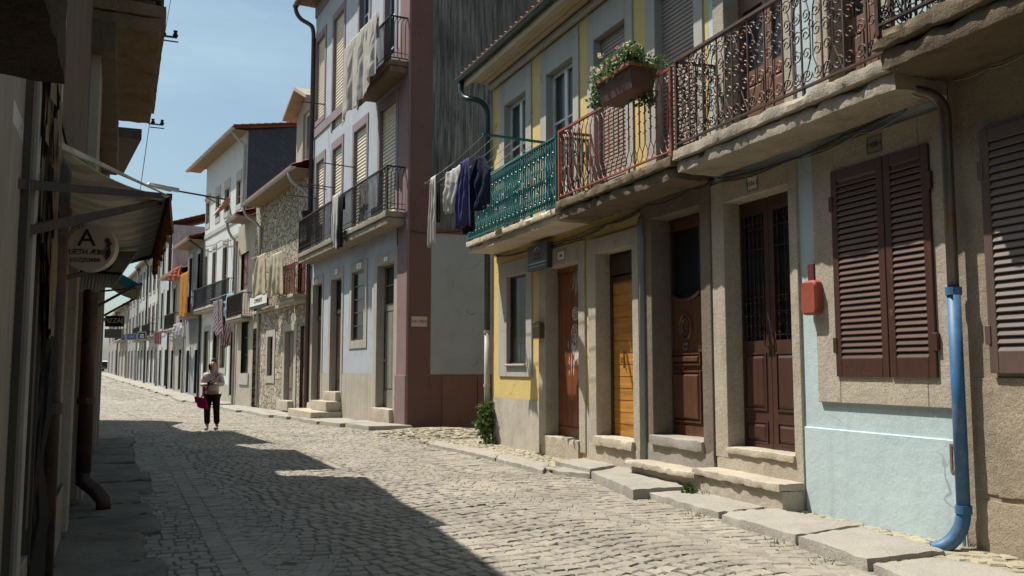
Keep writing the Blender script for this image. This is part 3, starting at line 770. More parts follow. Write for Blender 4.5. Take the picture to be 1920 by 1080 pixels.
# plinth
zp = FY.hit(929, 745)[1]
m = MB(); m.sheet(sY0, d1o[0], -.5, zp, -.012); part('plinth', m, granite('plinth_render', (.46, .42, .36), bs=.3, speck=.25), hy); m = MB(); m.box(d1o[1], d2o[0], -.012, 0.01, -.5, zp); part('plinth', m, granite('plinth_render', (.46, .42, .36), bs=.3, speck=.25), hy)
casement(hy, (w1i[0], w1i[1], zFy, w1i[3]), .10, WHITEP, 2, 3, .055, .03, name='balcony_door', gl=glass('pale_glass', (.05, .06, .06), .35)); casement(hy, (w2i[0], w2i[1], zFy, w2i[3]), .10, WHITEP, 2, 3, .06, .03, name='balcony_door', gl=glass('pale_glass', (.05, .06, .06), .35))
ROLG = paint('roller_grey', (.27, .225, .19), .55, var=.1)
roller(hy, w3i, .10, ROLG, .055); roller(hy, w4i, .10, ROLG, .055)
# ground floor window: brown frame, one big pane and pale blind
casement(hy, wi, .05, BROWND, 1, 1, .035, .03, name='window', gl=glass('pale_glass', (.05, .06, .06), .35))
m = MB(); m.box(wi[0] - .02, wi[1] + .02, -.07, .05, wi[2] - .035, wi[2]); part('window_sill', m, GRY, hy, bevel=.008)
# plank door with white reflections painted on as drips and rings
m = MB(); y1 = .20; a0, a1 = FY.s_(1041, 660, y1), d1i[1] + .12; zt = d1i[3] + .02; zb = d1i[2]
m.box(a0, a1, y1 + .01, y1 + .04, zb, zt); n = 7
for k in range(n): m.box(a0 + .06 + (a1 - a0 - .12) * k / n + .003, a0 + .06 + (a1 - a0 - .12) * (k + 1) / n - .003, y1, y1 + .02, zb + .16, zt - .12)
m.box(a0, a0 + .055, y1 - .015, y1 + .02, zb, zt); m.box(a1 - .055, a1, y1 - .015, y1 + .02, zb, zt); m.box(a0, a1, y1 - .02, y1 + .02, zt - .1, zt); m.box(a0 + .05, a1 - .05, y1 - .012, y1 + .02, zb, zb + .14)
REDW = wood('door_redwood', (.19, .065, .026), var=.35, rough=.28)
dd = part('door', m, REDW, hy, bevel=.003, label='reddish brown plank door with white reflections painted on')
rs = random.Random(3); m = MB(); yp = y1 - .002; cx = a0 + (a1 - a0) * .52
def blob(c, z, w, h):
    k = 9; m.poly(*[(c + math.cos(6.283 * i / k) * w * rs.uniform(.6, 1.1), yp - .0005 * rs.random(), z + math.sin(6.283 * i / k) * h * rs.uniform(.6, 1.1)) for i in range(k)])
for (fy, hh, n) in ((.93, .18, 9), (.87, .12, 7)):
    for k in range(n): blob(cx + rs.uniform(-.14, .2), zb + (zt - zb) * fy - rs.uniform(-.05, .1), .008, rs.uniform(.04, hh))
for k in range(26): blob(cx + rs.uniform(-.28, .28), zb + (zt - zb) * rs.uniform(.36, .56), .011, rs.uniform(.05, .18))
for k in range(7): blob(cx + rs.uniform(-.08, .12), zb + (zt - zb) * rs.uniform(.46, .53), .035, rs.uniform(.05, .12))
T_ = lambda a, z: (a, yp, z)
for (fz, R_) in ((.71, .10), (.60, .13)):
    zz = zb + (zt - zb) * fz
    sp(m, T_, cx, zz, R_, R_ * .95, 0, 1.0, .006, 20)
    for k in range(6): sp(m, T_, cx + math.cos(k) * R_ * .5, zz + math.sin(k) * R_ * .5, R_ * .4, R_ * .1, k, 1.2, .005, 10)
for k in range(5): blob(cx, zb + (zt - zb) * (.545 + .012 * k), .03, .012)
part('painted_reflections', m, paint('white_reflection', (.62, .58, .56), .5, bs=0), dd)
m = MB(); m.rough(d1i[0] - .08, d1i[1] + .02, -.06, .3, -.05, zb, .05, .012, 31, chip=.02); part('doorstep', m, STEP, hy)
# orange wood door with dark transom
y2 = .22; a0, a1 = FY.s_(1148, 650, y2), d2i[1] + .14; zt = d2i[3] + .02; zb = d2i[2]; ztr = FY.hit(1150, 524, y2)[1]
m = MB(); m.box(a0 + .05, a1, y2, y2 + .04, zb, ztr - .05)
for k in range(13): m.box(a0 + .05, a1, y2 - .006, y2, zb + .01 + k * (ztr - .07 - zb) / 13, zb + (k + 1) * (ztr - .07 - zb) / 13 - .004)
dd = part('door', m, wood('door_orange', (.46, .215, .045), axis='x', var=.3, rough=.4, bs=.3), hy, label='orange varnished wood door')
m = MB(); m.ring((a0, a1 + .05, zb, zt), (a0 + .055, a1, zb, ztr + .05), y2 - .03, y2 + .05); m.box(a0, a1, y2 - .03, y2 + .05, ztr - .05, ztr + .02); m.box(a0 + .05, a1, y2 - .03, y2 + .04, zt - .07, zt)
fr_ = part('door_frame', m, BROWND, hy, bevel=.004)
m = MB(); m.poly((a0, y2 + .02, ztr), (a1, y2 + .02, ztr), (a1, y2 + .02, zt), (a0, y2 + .02, zt)); part('pane', m, GLASS, fr_)
m = MB(); m.box(a0, a1, y2 + .1, y2 + .2, ztr, zt); part('room', m, DARK, fr_)
m = MB(); hs = FY.s_(1171, 672, y2); hz = FY.hit(1171, 672, y2)[1]; m.box(hs - .02, hs + .02, y2 - .012, y2, hz - .12, hz + .1); m.tube([(hs, y2, hz), (hs, y2 - .05, hz), (hs + .02, y2 - .055, hz - .06)], .012, 6); part('handle', m, paint('brass', (.35, .2, .06), .35, .7), dd)
m = MB(); m.rough(d2i[0] - .04, d2i[1] + .04, -.10, .3, zb - .13, zb, .05, .016, 33, chip=.03); m.rough(d2o[0], d2o[1], -.05, .1, -.1, zb - .11, .06, .014, 34); part('doorstep', m, STEP, hy)
# dark carved door in weathered stone
y3 = .26; a0, a1 = FY.s_(1252, 640, y3), d3i[1] + .14; zt = d3i[3] + .02; zb = FY.hit(1252, 812, y3)[1]
am = a0 + (a1 - a0) * .60
for (q0, q1, ks) in ((a0 + .03, am - .004, 1), (am + .004, a1, -1)):
    st = .06; m = MB(); zs = zb + (zt - zb) * .60; H_ = zt - zb
    m.sheet(q0, q1, zb, zt, y3, [(q0 + st, q1 - st, zs + .06, zt - .16)], .05); m.box(q0, q1, y3 + .05, y3 + .06, zb, zs + .1)
    raised(m, q0 + st, q1 - st, zb + .06 * H_, zb + .29 * H_, y3, .03); raised(m, q0 + st, q1 - st, zb + .315 * H_, zb + .37 * H_, y3, .03)
    c = (q0 + q1) / 2; m.tube([(c + .12 * math.cos(k * .35), y3 - .008, zb + .49 * H_ + .16 * math.sin(k * .35)) for k in range(19)], .022, 6, False)
    m.tube([(c + .07 * math.cos(k * .5), y3 - .008, zb + .49 * H_ + .10 * math.sin(k * .5)) for k in range(13)], .016, 5, False)
    sp(m, lambda a, z: (a, y3 - .006, z), c, zb + .40 * H_, .06, .02, 0, 1.5, .014); m.tube(arc((q0 + st, y3 - .006, zs + .12), (c, y3 - .006, zs - .06), (q1 - st, y3 - .006, zs + .12), 8), .022, 5)
    m.box(q0, q1, y3 - .015, y3, zb, zb + .06 * H_ - .04)
    dl = part('door_leaf', m, wood('door_carved', (.105, .048, .026), var=.35, rough=.35, worn=.2), hy, label='dark carved wooden door leaf')
    g = MB(); g.poly((q0 + st, y3 + .04, zs), (q1 - st, y3 + .04, zs), (q1 - st, y3 + .04, zt), (q0 + st, y3 + .04, zt)); part('pane', g, GLASS, dl)
    g = MB(); g.box(q0, q1, y3 + .1, y3 + .12, zs - .1, zt); part('room', g, DARK, dl)
    if ks > 0:
        g = MB(); g.box(q1 - .10, q1 - .02, y3 - .02, y3, zb + .375 * H_, zb + .405 * H_); part('letter_slot', g, paint('brass', (.35, .2, .06), .35, .7), dl)
m = MB(); m.ring((d3i[0], a1 + .02, zb, zt), (a0 + .03, a1, zb, zt - .06), y3 - .04, y3 + .05); part('door_frame', m, BROWND, hy, bevel=.004)
m = MB(); m.rough(d3i[0] - .03, d3i[1] + .02, -.10, .36, zb - .12, zb, .05, .014, 36); m.rough(d3o[0], d3o[1], -.055, .12, -.1, zb - .10, .06, .012, 37); part('doorstep', m, GRANG, hy)
m = MB(); sa = FY.hit(1172, 862, -.34)[0]; sb = FY.hit(1302, 884, -.34)[0]
zt_ = FY.hit(1172, 862, -.34)[1]; m.rough(sa + .03, sb - .0, -.27, -.02, -.1, zt_ - .07, .05, .012, 38); m.rough(sa, sb, -.35, -.02, zt_ - .07, zt_, .035, .012, 39, chip=.025); part('entrance_step', m, STEP, hy)
plaque(hy, FY, 1044, 472, 1059, 487, '164'); plaque(hy, FY, 1146, 446, 1161, 461, '1530'); plaque(hy, FY, 1259, 376, 1274, 392, '106')
# downpipes
dz = FY.hit(1205, 430, -.08)[1]; ds = FY.s_(1205.5, 640, -.07)
pipe(hy, [(ds - .05, .0, 3.36), (ds - .04, -.05, 3.32), (ds - .02, -.07, 3.22), (ds, -.07, 3.08), (ds, -.07, .25)], .042, paint('pipe_greyblue', (.17, .20, .21), .45, .1), label='slate grey downpipe between the two right doors')
# eave, gutter and corner pipe
ovg = .49; g0 = FY.hit(861, 150, -ovg)[0]
soffit(hy, sY0 - .02, -.0, -ovg + .07, .0, zE - .02, SOFFIT, 4)
m = MB(); m.box(sY0 - .0, 0, -.10, -.0, zE - .14, zE - .021); part('cornice', m, GRY, hy, bevel=.03)
tiles(hy, g0 + .05, 0.02, -ovg - .02, zE + .18, 3.2, zE + 1.75)
m = MB(); m.box(g0 + .05, 0, -ovg + .045, -ovg + .075, zE - .03, zE + .14); part('fascia', m, SOFFIT, hy)
gutter(hy, (g0, zE + .17), (0, zE + .13), .075, GREEN, -ovg - .02)
cs = FY.s_(919, 300, -.08) - .0
pipe(hy, [(g0 + .1, -ovg, zE + .10)] + arc((g0 + .1, -ovg, zE - .02), (g0 + .12, -ovg, zE - .24), (g0 + .32, -.38, zE - .28), 6) + arc((g0 + .4, -.30, zE - .31), (sY0 - .06, -.08, zE - .36), (sY0 - .06, -.08, zE - .62), 6) + [(sY0 - .06, -.08, 2.1)], .055, GREEN, label='dark green corner downpipe')
pipe(hy, [(sY0 - .06, -.08, 2.1), (sY0 - .06, -.08, .15)], .05, paint('pipe_white', (.40, .39, .36), .5, rust=.2), collars=[(sY0 - .06, -.08, 2.08), (sY0 - .06, -.08, 1.1)], label='pale lower corner downpipe')
# balconies
ovy = .58
tb0 = FY.hit(873, 444, -ovy)[0]; tb1 = FY.hit(1040, 375, -ovy)[0]; rb1 = FY.hit(1256, 264, -ovy)[0]
SLABC = granite('balcony_cream', (.56, .49, .38), bs=.6, speck=.2, stain=.3)
balcony(hy, tb0, tb1, 3.68, ovy, 'dense', TEAL, SLABC, zr=1.03, th=.2, ends=(1, 1), seed=41, chip=.05, label='teal railed balcony on cream slab')
balcony(hy, tb1 + .02, rb1, 3.76, ovy, 'forked', IRONR, SLABD, zr=1.0, th=.26, ends=(1, 0), seed=43, chip=.09, amp=.024, label='rust red railed balcony on dark crumbling slab')
# ------------------------------------------------------------------ things on the yellow house
t = thing('wall_sign', 'small dark blue shop sign with red lettering under the teal balcony', 'sign', FY, FY.s_(1009, 480), 0, FY.hit(1009, 500)[1])
r = FY.rect(991, 464, 1028, 501, -.10); m = MB(); m.box(r[0], r[1], -.12, -.02, r[2], r[3]); part('board', m, paint('sign_navy', (.035, .04, .055), .5), t, bevel=.006)
cxs = (r[0] + r[1]) / 2; hs = r[3] - r[2]; m = MB(); text_into(m, 'FAIMIRI', cxs, r[2] + hs * .56, -.123, hs * .19, stretch=.95); part('red_title', m, paint('sign_red', (.22, .06, .05), .5, bs=0), t)
m = MB(); text_into(m, 'TRUMSIREIE', cxs, r[2] + hs * .40, -.123, hs * .13); part('red_subtitle', m, paint('sign_red', (.22, .06, .05), .5, bs=0), t)
m = MB(); m.box(r[0] + .06, r[1] - .05, -.1225, -.119, r[2] + hs * .24, r[2] + hs * .30); m.box(r[0] + .09, r[1] - .09, -.1225, -.119, r[2] + hs * .12, r[2] + hs * .15)
m.tube([(cxs - .12, -.122, r[3] - hs * .24), (cxs, -.122, r[3] - hs * .10), (cxs + .12, -.122, r[3] - hs * .22)], .008, 4); part('pale_line', m, paint('sign_pale', (.35, .36, .38), .5, bs=0), t)
t = thing('mailbox', 'olive metal mailbox between yellow house window and plank door', 'mailbox', FY, FY.s_(1006, 618), 0, FY.hit(1006, 634)[1])
r = FY.rect(999, 604, 1013, 634, -.1); m = MB(); m.extr([(r[0], r[2]), (r[1], r[2]), (r[1], r[3] - .03), ((r[0] + r[1]) / 2, r[3] + .01), (r[0], r[3] - .03)], -.11, .0); part('body', m, paint('mail_olive', (.13, .09, .025), .4, .4), t, bevel=.008)
m = MB(); m.box(r[0] + .02, r[1] - .02, -.117, -.108, r[3] - .09, r[3] - .06); part('flap', m, paint('brass', (.35, .2, .06), .35, .7), t)
# flower box on the red railing
fb0, fb1 = FY.hit(1121, 198, -.82)[0], FY.hit(1187, 164, -.82)[0]; yb_ = -.64; zb_ = FY.hit(1187, 164, -.80)[1]
t = thing('flower_box', 'brown wooden flower box full of blooms on the red railing', 'planter', FY, (fb0 + fb1) / 2, yb_, zb_)
m = MB(); P = [(fb0 + .05, yb_ - .16, zb_), (fb1 - .05, yb_ - .16, zb_), (fb1 - .05, yb_ + .12, zb_), (fb0 + .05, yb_ + .12, zb_), (fb0, yb_ - .21, zb_ + .27), (fb1, yb_ - .21, zb_ + .27), (fb1, yb_ + .16, zb_ + .27), (fb0, yb_ + .16, zb_ + .27)]
m.hexa(P); part('box', m, wood('planter_wood', (.10, .046, .027), axis='x', var=.3, rough=.6), t, bevel=.01)
m = MB(); m.bar((fb0 - .01, yb_ - .22, zb_ + .27), (fb1 + .01, yb_ - .22, zb_ + .27), .04); m.bar((fb1 + .005, yb_ - .22, zb_ + .27), (fb1 + .005, yb_ + .17, zb_ + .27), .04); m.bar((fb0 - .005, yb_ - .22, zb_ + .27), (fb0 - .005, yb_ + .17, zb_ + .27), .04); part('rim', m, wood('planter_rim', (.33, .16, .08), axis='x', var=.2, rough=.6), t)
m = MB(); rs = random.Random(9)
for k in range(34):
    q = rs.random(); m.leaves((fb0 - .1 + (fb1 - fb0 + .15) * q, yb_ + rs.uniform(-.2, .12), zb_ + .33 + rs.uniform(-.05, .18) * (1 - .5 * abs(q - .5))), (.16, .13, .11), 80, .045, k)
for k in range(5): m.leaves((fb0 - .12 + rs.uniform(-.08, .06), yb_ - .12, zb_ + rs.uniform(.02, .3)), (.12, .1, .12), 45, .05, 50 + k)
for k in range(5): m.leaves((fb1 - .25 + rs.uniform(-.15, .2), yb_ + .1, zb_ - .02 + rs.uniform(-.12, .05)), (.14, .08, .10), 45, .05, 70 + k)
part('foliage', m, leafmat('planter_leaves', (.085, .15, .05)), t)
for nm, col, nn, sd in (('pink blossoms', (.62, .30, .34), 20, 1), ('creamy white blossoms', (.72, .66, .50), 60, 2), ('red blossoms', (.45, .07, .05), 7, 3)):
    m = MB(); rs = random.Random(sd)
    for k in range(nn):
        c = (fb0 - .18 + (fb1 - fb0 + .2) * rs.random(), yb_ - .05 + rs.uniform(-.22, .1), zb_ + .36 + rs.uniform(-.1, .2)); m.leaves(c, (.022, .022, .018), 10, .042, sd * 100 + k)
    part('blossoms', m, fabric('petal_' + nm, col, bs=0), t, label=nm)
# washing rack standing out from the teal balcony
zk = 4.76; yo = -1.47; k1 = FY.hit(1008, 266, -.60)[0]; k0 = FY.hit(797, 343, yo)[0]
t = thing('drying_rack', 'teal metal bars with white washing lines projecting from the teal balcony', 'drying rack', FY, (k0 + k1) / 2, -.6, zk)
zf_ = FY.hit(797, 343, yo)[1]
m = MB(); m.bar((k1, .05, zk - .02), (k1, yo, zk + .02), .04, .03); part('arm', m, TEAL, t)
m = MB(); m.bar((k0, -.55, zf_ - .02), (k0, yo, zf_), .03, .025); part('arm', m, wood('rack_wood', (.40, .25, .15), axis='x'), t)
m = MB()
def yl(q): return yo + .04 + q * .17
def lz(s, q): return zf_ + (zk - zf_) * (s - k0) / (k1 - k0) + .01
for q in range(6): m.tube([(k0, yl(q), zf_ + .02), ((k0 + k1) / 2, yl(q), (zf_ + zk) / 2 - .02), (k1, yl(q), zk + .03)], .006, 4)
part('lines', m, WHITEP, t)
WH = fabric('cloth_white', (.62, .60, .56)); CREAM = fabric('cloth_cream', (.58, .52, .42)); NAVY = fabric('cloth_navy', (.035, .042, .075)); PURP = fabric('cloth_purple', (.10, .095, .23)); DG = fabric('cloth_darkgrey', (.03, .03, .035))
G1 = 'washing hung on the teal rack'
def peg(nm, label, x0, x1, yt, yb, q, mat, **k):
    d = yl(q); s0, s1 = FY.s_(x0, yt, d), FY.s_(x1, yt, d); zt = lz((s0 + s1) / 2, q); ln = FY.hit((x0 + x1) / 2, yt, d)[1] - FY.hit((x0 + x1) / 2, yb, d)[1]
    return cloth(nm, label, FY, s0, s1, zt, zt - ln, d, mat, group=G1, **k)
peg('pale_trousers', 'long white trousers hanging at the outer end of the drying rack', 808, 822, 338, 466, 0, WH, folds=2, amp=.05, shape=lambda t: .6 + .4 * t, hem=.02, seed=3)
peg('dark_top', 'short charcoal top hanging beside the white trousers on the drying rack', 818, 830, 338, 415, 1, DG, folds=2, amp=.04, shape=lambda t: .5 + .5 * t, seed=4)
peg('shirt', 'cream shirt pegged on the drying rack', 838, 868, 318, 398, 1, WH, folds=3, amp=.10, shape=lambda t: 1.05 if t < .35 else .9, seed=5)
peg('shirt', 'purple long shirt pegged on the drying rack', 864, 884, 305, 432, 1, PURP, folds=3, amp=.10, shape=lambda t: .8 + .3 * t, seed=6)
peg('jacket', 'navy blue jacket nearest the rail on the drying rack', 882, 922, 288, 388, 2, NAVY, folds=3, amp=.12, shape=lambda t: .45 + 1.6 * t if t < .35 else 1.0, seed=7)
peg('skirt', 'black skirt between the purple shirt and the navy jacket', 878, 894, 302, 412, 3, DG, folds=3, amp=.08, shape=lambda t: .6 + .4 * t, seed=8)
# plants
def clump(label, fr, s, y, z, rad, h, n, seed, col=(.07, .13, .03), size=.07, cat='plant'):
    t = thing('wall_plant', label, cat, fr, s, y, z); m = MB(); rs = random.Random(seed)
    st = MB()
    for k in range(n):
        a = rs.uniform(0, 6.28); q = rs.random() ** .7; c = (s + math.cos(a) * rad * (1 - .6 * q) * rs.random(), y + math.sin(a) * rad * .6 * (1 - .6 * q) * rs.random(), z + h * q)
        m.leaves(c, (rad * .35, rad * .3, h * .08), 14, size, seed * 50 + k)
        if k % 3 == 0: st.tube([(s + rs.uniform(-.03, .03), y, z), ((s + c[0]) / 2, (y + c[1]) / 2, (z + c[2]) / 2 + .04), c], .005, 4)
    part('stems', st, leafmat('stem', (.10, .10, .04)), t); part('leaves', m, leafmat('weed_leaves', col), t)
    return t
clump('green leafy weed climbing at the foot of the yellow house corner', FY, sY0 + .02, -.14, .05, .34, .72, 60, 3)
clump('tiny green weed growing at the end of the stone entrance step', near, near.hit(1296, 910, -.42)[0], -.44, .08, .11, .08, 14, 5, size=.04)
# cable over the yellow doors
cable('black cable bundle looping under the teal and red balconies', FY, [npt(926, 478, fr=FY), npt(990, 470, fr=FY), npt(1060, 452, fr=FY), npt(1140, 420, fr=FY), npt(1215, 385, fr=FY), npt(1300, 352, fr=FY), npt(1338, 335, fr=FY)], .016, sag=.05)
cable('thin wire running above the plank door of the yellow house', FY, [npt(926, 482, fr=FY), npt(1010, 462, fr=FY), npt(1110, 428, fr=FY), npt(1200, 392, fr=FY)], .008, sag=.03)
# ================================================================== lavender house with maroon side
LAV = plaster('lavender_plaster', (.37, .405, .45), var=.14, stain=.4, dirt=(.26, .27, .29), bs=.2)
MAR_LIT = plaster('maroon_lit', (.215, .14, .14), var=.12, stain=.2, bs=.15); MAR_SHADE = plaster('maroon_shaded', (.135, .075, .067), var=.15, stain=.3, dirt=(.09, .06, .05), bs=.2)  # one maroon: lighter tone paints the lit front, darker the shaded side
MAUVE = plaster('mauve_trim', (.24, .19, .205), var=.1, stain=.2, bs=.1)
LST = plaster('warm_stone', (.36, .335, .285), var=.15, stain=.35, bs=.25)
hP = FP.rect
zPt = FP.hit(600, 3)[1]
pd1o, pd1i = hP(581, 524, 605, 775), hP(586, 536, 603, 757)
pd2o, pd2i = hP(616, 510, 643, 772), hP(620, 526, 640, 735)
pwo, pwi = hP(656, 497, 689, 652), hP(660, 512, 683, 637)
pd3o, pd3i = hP(701, 483, 746, 790), hP(707, 500, 739, 768)
zb1 = FP.hit(640, 440, -.0)[1]  # first floor level guess
ovp = .55
q0 = FP.hit(557, 470, -ovp); q1 = FP.hit(723, 399, -ovp); zP1 = (q0[1] + q1[1]) / 2 - .03
q2 = FP.hit(704, 135, -ovp); zP2 = q2[1] + .02
# first-floor shutters: (x left, x right, y top at left)
s1 = [(593, 607, 304), (624, 641, 280), (664, 687, 252), (713, 743, 217)]
s2 = [(594, 610, 84), (626, 645, 38), (674, 692, 0), (722, 742, -60)]
zs1 = sum(FP.hit(a, y)[1] for a, b, y in s1) / 4; zs2 = (FP.hit(594, 84)[1] + FP.hit(626, 38)[1]) / 2
holes = [pd1o, pd2o, pwo, pd3o]; o1 = []; o2 = []
for a, b, y in s1:
    i_ = (FP.s_(a, y + 60), FP.s_(b, y + 60), zP1, zs1); o_ = (i_[0] - .17, i_[1] + .17, zP1, zs1 + .26); o1.append((o_, i_)); holes.append(o_)
for k, (a, b, y) in enumerate(s2):
    i_ = (FP.s_(a, 100), FP.s_(b, 100), zP2 + (.85 if k == 0 else .0), zs2); o_ = (i_[0] - .16, i_[1] + .16, i_[2] - (.18 if k == 0 else 0), zs2 + .22); o2.append((o_, i_)); holes.append(o_)
hp = house('tall_house', 'tall lavender house with maroon corner and cream roller shutters', FP, sP0, 0, zPt + .1, LAV, holes, 9.0, base=-.05, group='houses on the sunny side of the street', sides=True)
def stn(o_, i_, mat, nm, lbl=None, y0=-.025): surround(hp, o_, (i_[0], i_[1], o_[2], i_[3]) if nm == 'door_surround' else i_, mat, y0, .2, nm)
stn(pd1o, pd1i, LST, 'door_surround'); stn(pd2o, pd2i, LST, 'door_surround'); stn(pd3o, pd3i, LST, 'door_surround'); stn(pwo, pwi, LST, 'window_surround')
for o_, i_ in o1: surround(hp, o_, (i_[0], i_[1], o_[2], i_[3]), MAUVE, -.025, .2); roller(hp, (i_[0], i_[1], i_[2] + (.0 if o_ is not o1[0][0] else .95), i_[3]), .10, BEIGEP, .10, dep=.035)
casement(hp, (o1[0][1][0], o1[0][1][1], zP1, zP1 + 1.0), .15, WHITEP, 1, 1)
for k, (o_, i_) in enumerate(o2):
    surround(hp, o_, (i_[0], i_[1], o_[2], i_[3]) if k else i_, MAUVE, -.025, .2)
    if k < 2: roller(hp, i_, .10, BEIGEP, .10, dep=.035)
    else: casement(hp, i_, .12, paint('pale_blue_frames', (.42, .50, .58), .5), 2, 4, .07, .05, name='balcony_door')
for i_, nm in ((pd1i, 1), (pd2i, 2)):
    zt = i_[3]; zm = zt - .28 * (zt - i_[2]); m = MB(); m.box(i_[0], i_[1] + .1, .18, .22, i_[2], zm - .1); raised(m, i_[0] + .08, i_[1] - .02, i_[2] + .3, i_[2] + 1.1, .18)
    m.box(i_[0], i_[1] + .1, .14, .22, zm - .1, zm); m.box((i_[0] + i_[1]) / 2 - .02, (i_[0] + i_[1]) / 2 + .02, .17, .2, i_[2], zm)
    m.ring((i_[0], i_[1] + .1, zm, zt), (i_[0] + .05, i_[1] + .06, zm + .05, zt - .05), .16, .2)
    d = part('door', m, BROWND, hp); g = MB(); g.poly((i_[0], .19, zm), (i_[1] + .1, .19, zm), (i_[1] + .1, .19, zt), (i_[0], .19, zt)); part('pane', g, GLASS, d); g = MB(); g.box(i_[0], i_[1] + .1, .26, .3, zm, zt); part('room', g, DARK, d)
GRD = wood('door_greygreen', (.19, .185, .155), var=.15, rough=.6)
i_ = pd3i; a0 = FP.s_(721, 650, .22); a1 = i_[1] + .12; zt = i_[3]; zm = FP.hit(728, 575, .22)[1]
m = MB(); m.box(a0, a1, .23, .27, i_[2], zm)
for k in range(5): m.box(a0 + .06 + k * (a1 - a0 - .1) / 5, a0 + .05 + (k + 1) * (a1 - a0 - .1) / 5 - .01, .215, .235, i_[2] + .5, zm - .15)
m.box(a0, a1, .21, .25, i_[2], i_[2] + .45); m.box(a0, a1, .205, .25, zm - .12, zm + .02)
d = part('door', m, GRD, hp, bevel=.003, label='grey green plank door with a tall window above'); casement(hp, (a0, a1, zm + .02, zt), .21, GRD, 2, 2, .05, .03, name='fanlight')
m = MB(); m.tube([(a0 + .12, .22, i_[2] + 1.25), (a0 + .12, .16, i_[2] + 1.25), (a0 + .2, .16, i_[2] + 1.22)], .015, 6); part('handle', m, ZINC, d)
casement(hp, pwi, .05, BROWND, 1, 5, .06, .035, name='window')
for i_, o_, w_ in ((pd1i, pd1o, .1), (pd3i, pd3o, .1)):
    m = MB(); m.rough(i_[0] - .08, i_[1] + .06, -.14, .2, i_[2] - .35, i_[2], .06, .014, 51); part('doorstep', m, STEP, hp)
m = MB(); a = pd2i; zq = a[2]; m.rough(a[0] - .1, a[1] + .1, -.18, .2, zq - .28, zq, .06, .012, 52); m.rough(a[0] - .5, a[1] + .18, -.48, .0, zq - .56, zq - .28, .07, .012, 53)
part('upper_steps', m, STEP, hp); m = MB(); m.rough(a[0] - 1.5, a[1] + .28, -.95, -.0, -.6, zq - .57, .09, .016, 54); m.rough(a[0] - 2.6, a[0] - 1.52, -.7, .0, -.6, zq - .66, .09, .016, 55); part('front_step', m, STEP, hp)
# plinth, pilaster, string course
zpl = FP.hit(670, 701)[1]
m = MB(); m.sheet(sP0 + .02, FP.s_(745, 700), -.9, zpl, -.016, [pd1o, pd2o, pd3o]); part('plinth', m, plaster('plinth_warm', (.38, .345, .29), stain=.7, bs=.2), hp)
m = MB(); ps = FP.s_(747, 600); m.box(ps, 0.03, -.05, .0, -.6, zPt); m.box(ps - .02, .05, -.08, .0, -.6, FP.hit(755, 703)[1]); part('pilaster', m, MAR_LIT, hp, bevel=.01)
zc = FP.hit(615, 228)[1]; m = MB(); m.box(sP0, ps, -.035, .0, zc - .16, zc + .14); m.box(sP0, ps, -.04, .0, zPt - .45, zPt); part('string_course', m, MAUVE, hp)
# balconies
bq0 = q0[0]; bq1 = q1[0]
balcony(hp, bq0, bq1, zP1, ovp, 'bars', IRON, granite('balcony_weathered', (.27, .235, .18), bs=.6, stain=.6), zr=1.12, th=.32, ends=(1, 1), seed=61, chip=.03)
bt0 = FP.hit(668, 150, -ovp)[0]; balcony(hp, bt0, bq1 + .1, zP2, ovp, 'bars', IRON, SLABD, zr=1.12, th=.3, ends=(1, 1), seed=63, chip=.02)
# eave and pipe
soffit(hp, sP0 - .2, .1, -.6, .0, zPt + .02, wood('soffit_maroon', (.12, .06, .05), axis='x'), 3); gutter(hp, (sP0 - .35, zPt + .02), (.1, zPt + .02), .1, IRON, -.66)
tiles(hp, sP0 - .3, .12, -.7, zPt + .06, 4.5, zPt + 1.8)
pm = paint('pipe_maroon', (.05, .03, .032), .45, .1); sx = sP0 + .04
pipe(hp, [(sP0 - .3, -.66, zPt - .06)] + arc((sP0 - .3, -.66, zPt - .1), (sP0 - .28, -.6, zPt - .45), (sP0 - .1, -.3, zPt - .6), 6) + arc((sP0 - .05, -.2, zPt - .68), (sx, -.1, zPt - .75), (sx, -.09, zPt - 1.1), 5) + [(sx, -.09, .1)], .075, pm)
plaque(hp, FP, 590, 524, 596, 533, '31', d=-.04); plaque(hp, FP, 627, 505, 633, 514, '29', d=-.04); plaque(hp, FP, 668, 494, 678, 503, '27', d=-.04); plaque(hp, FP, 719, 482, 727, 489, '25', d=-.04)
# the side towards the alley: s -> 0 at the corner, y runs back
WEATH, nt, b = nodes('weathered_render')
v1 = noise_n(nt, coords(nt, (9, 9, .55)), 1.6, 7, .7); v2 = noise_n(nt, coords(nt, (26, 26, 1.2)), 1.3, 5, .65); v3 = noise_n(nt, coords(nt), .55, 5, .6)
col = ramp(nt, v1, [(.36, (.025, .024, .024)), (.5, (.145, .142, .137)), (.64, (.255, .25, .242))])
col = mix(nt, ramp(nt, v2, [(.38, (.5, .5, .5)), (.62, (0, 0, 0))]), col, (.05, .049, .048)); col = mix(nt, ramp(nt, v3, [(.42, (0, 0, 0)), (.68, (.7, .7, .7))]), col, (.045, .044, .044))
L(nt, col, b.inputs['Base Color']); b.inputs['Roughness'].default_value = .95; bump(nt, b, v2, .4, .02)
FA = Fr(FP.xy(0), e=FP.i)
def side(fa): return (-fa[1], fa[0], fa[2])   # (t, depth, z) seen from the alley -> house frame
tb = FA.s_(808, 500); zg1 = FA.hit(860, 440)[1]; zd = FA.hit(860, 702)[1]
m = MB(); m.box(.0, .02, -.05, tb, -.6, zPt + .05); part('corner_band', m, MAR_SHADE, hp)
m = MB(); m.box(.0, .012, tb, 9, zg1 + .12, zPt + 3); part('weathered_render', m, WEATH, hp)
m = MB(); m.box(.0, .016, tb, 9, zd, zg1); part('grey_render', m, plaster('grey_render', (.275, .295, .32), var=.12, stain=.3, dirt=(.10, .10, .10), bs=.6, streak=(1.2, 1.2, .6)), hp)
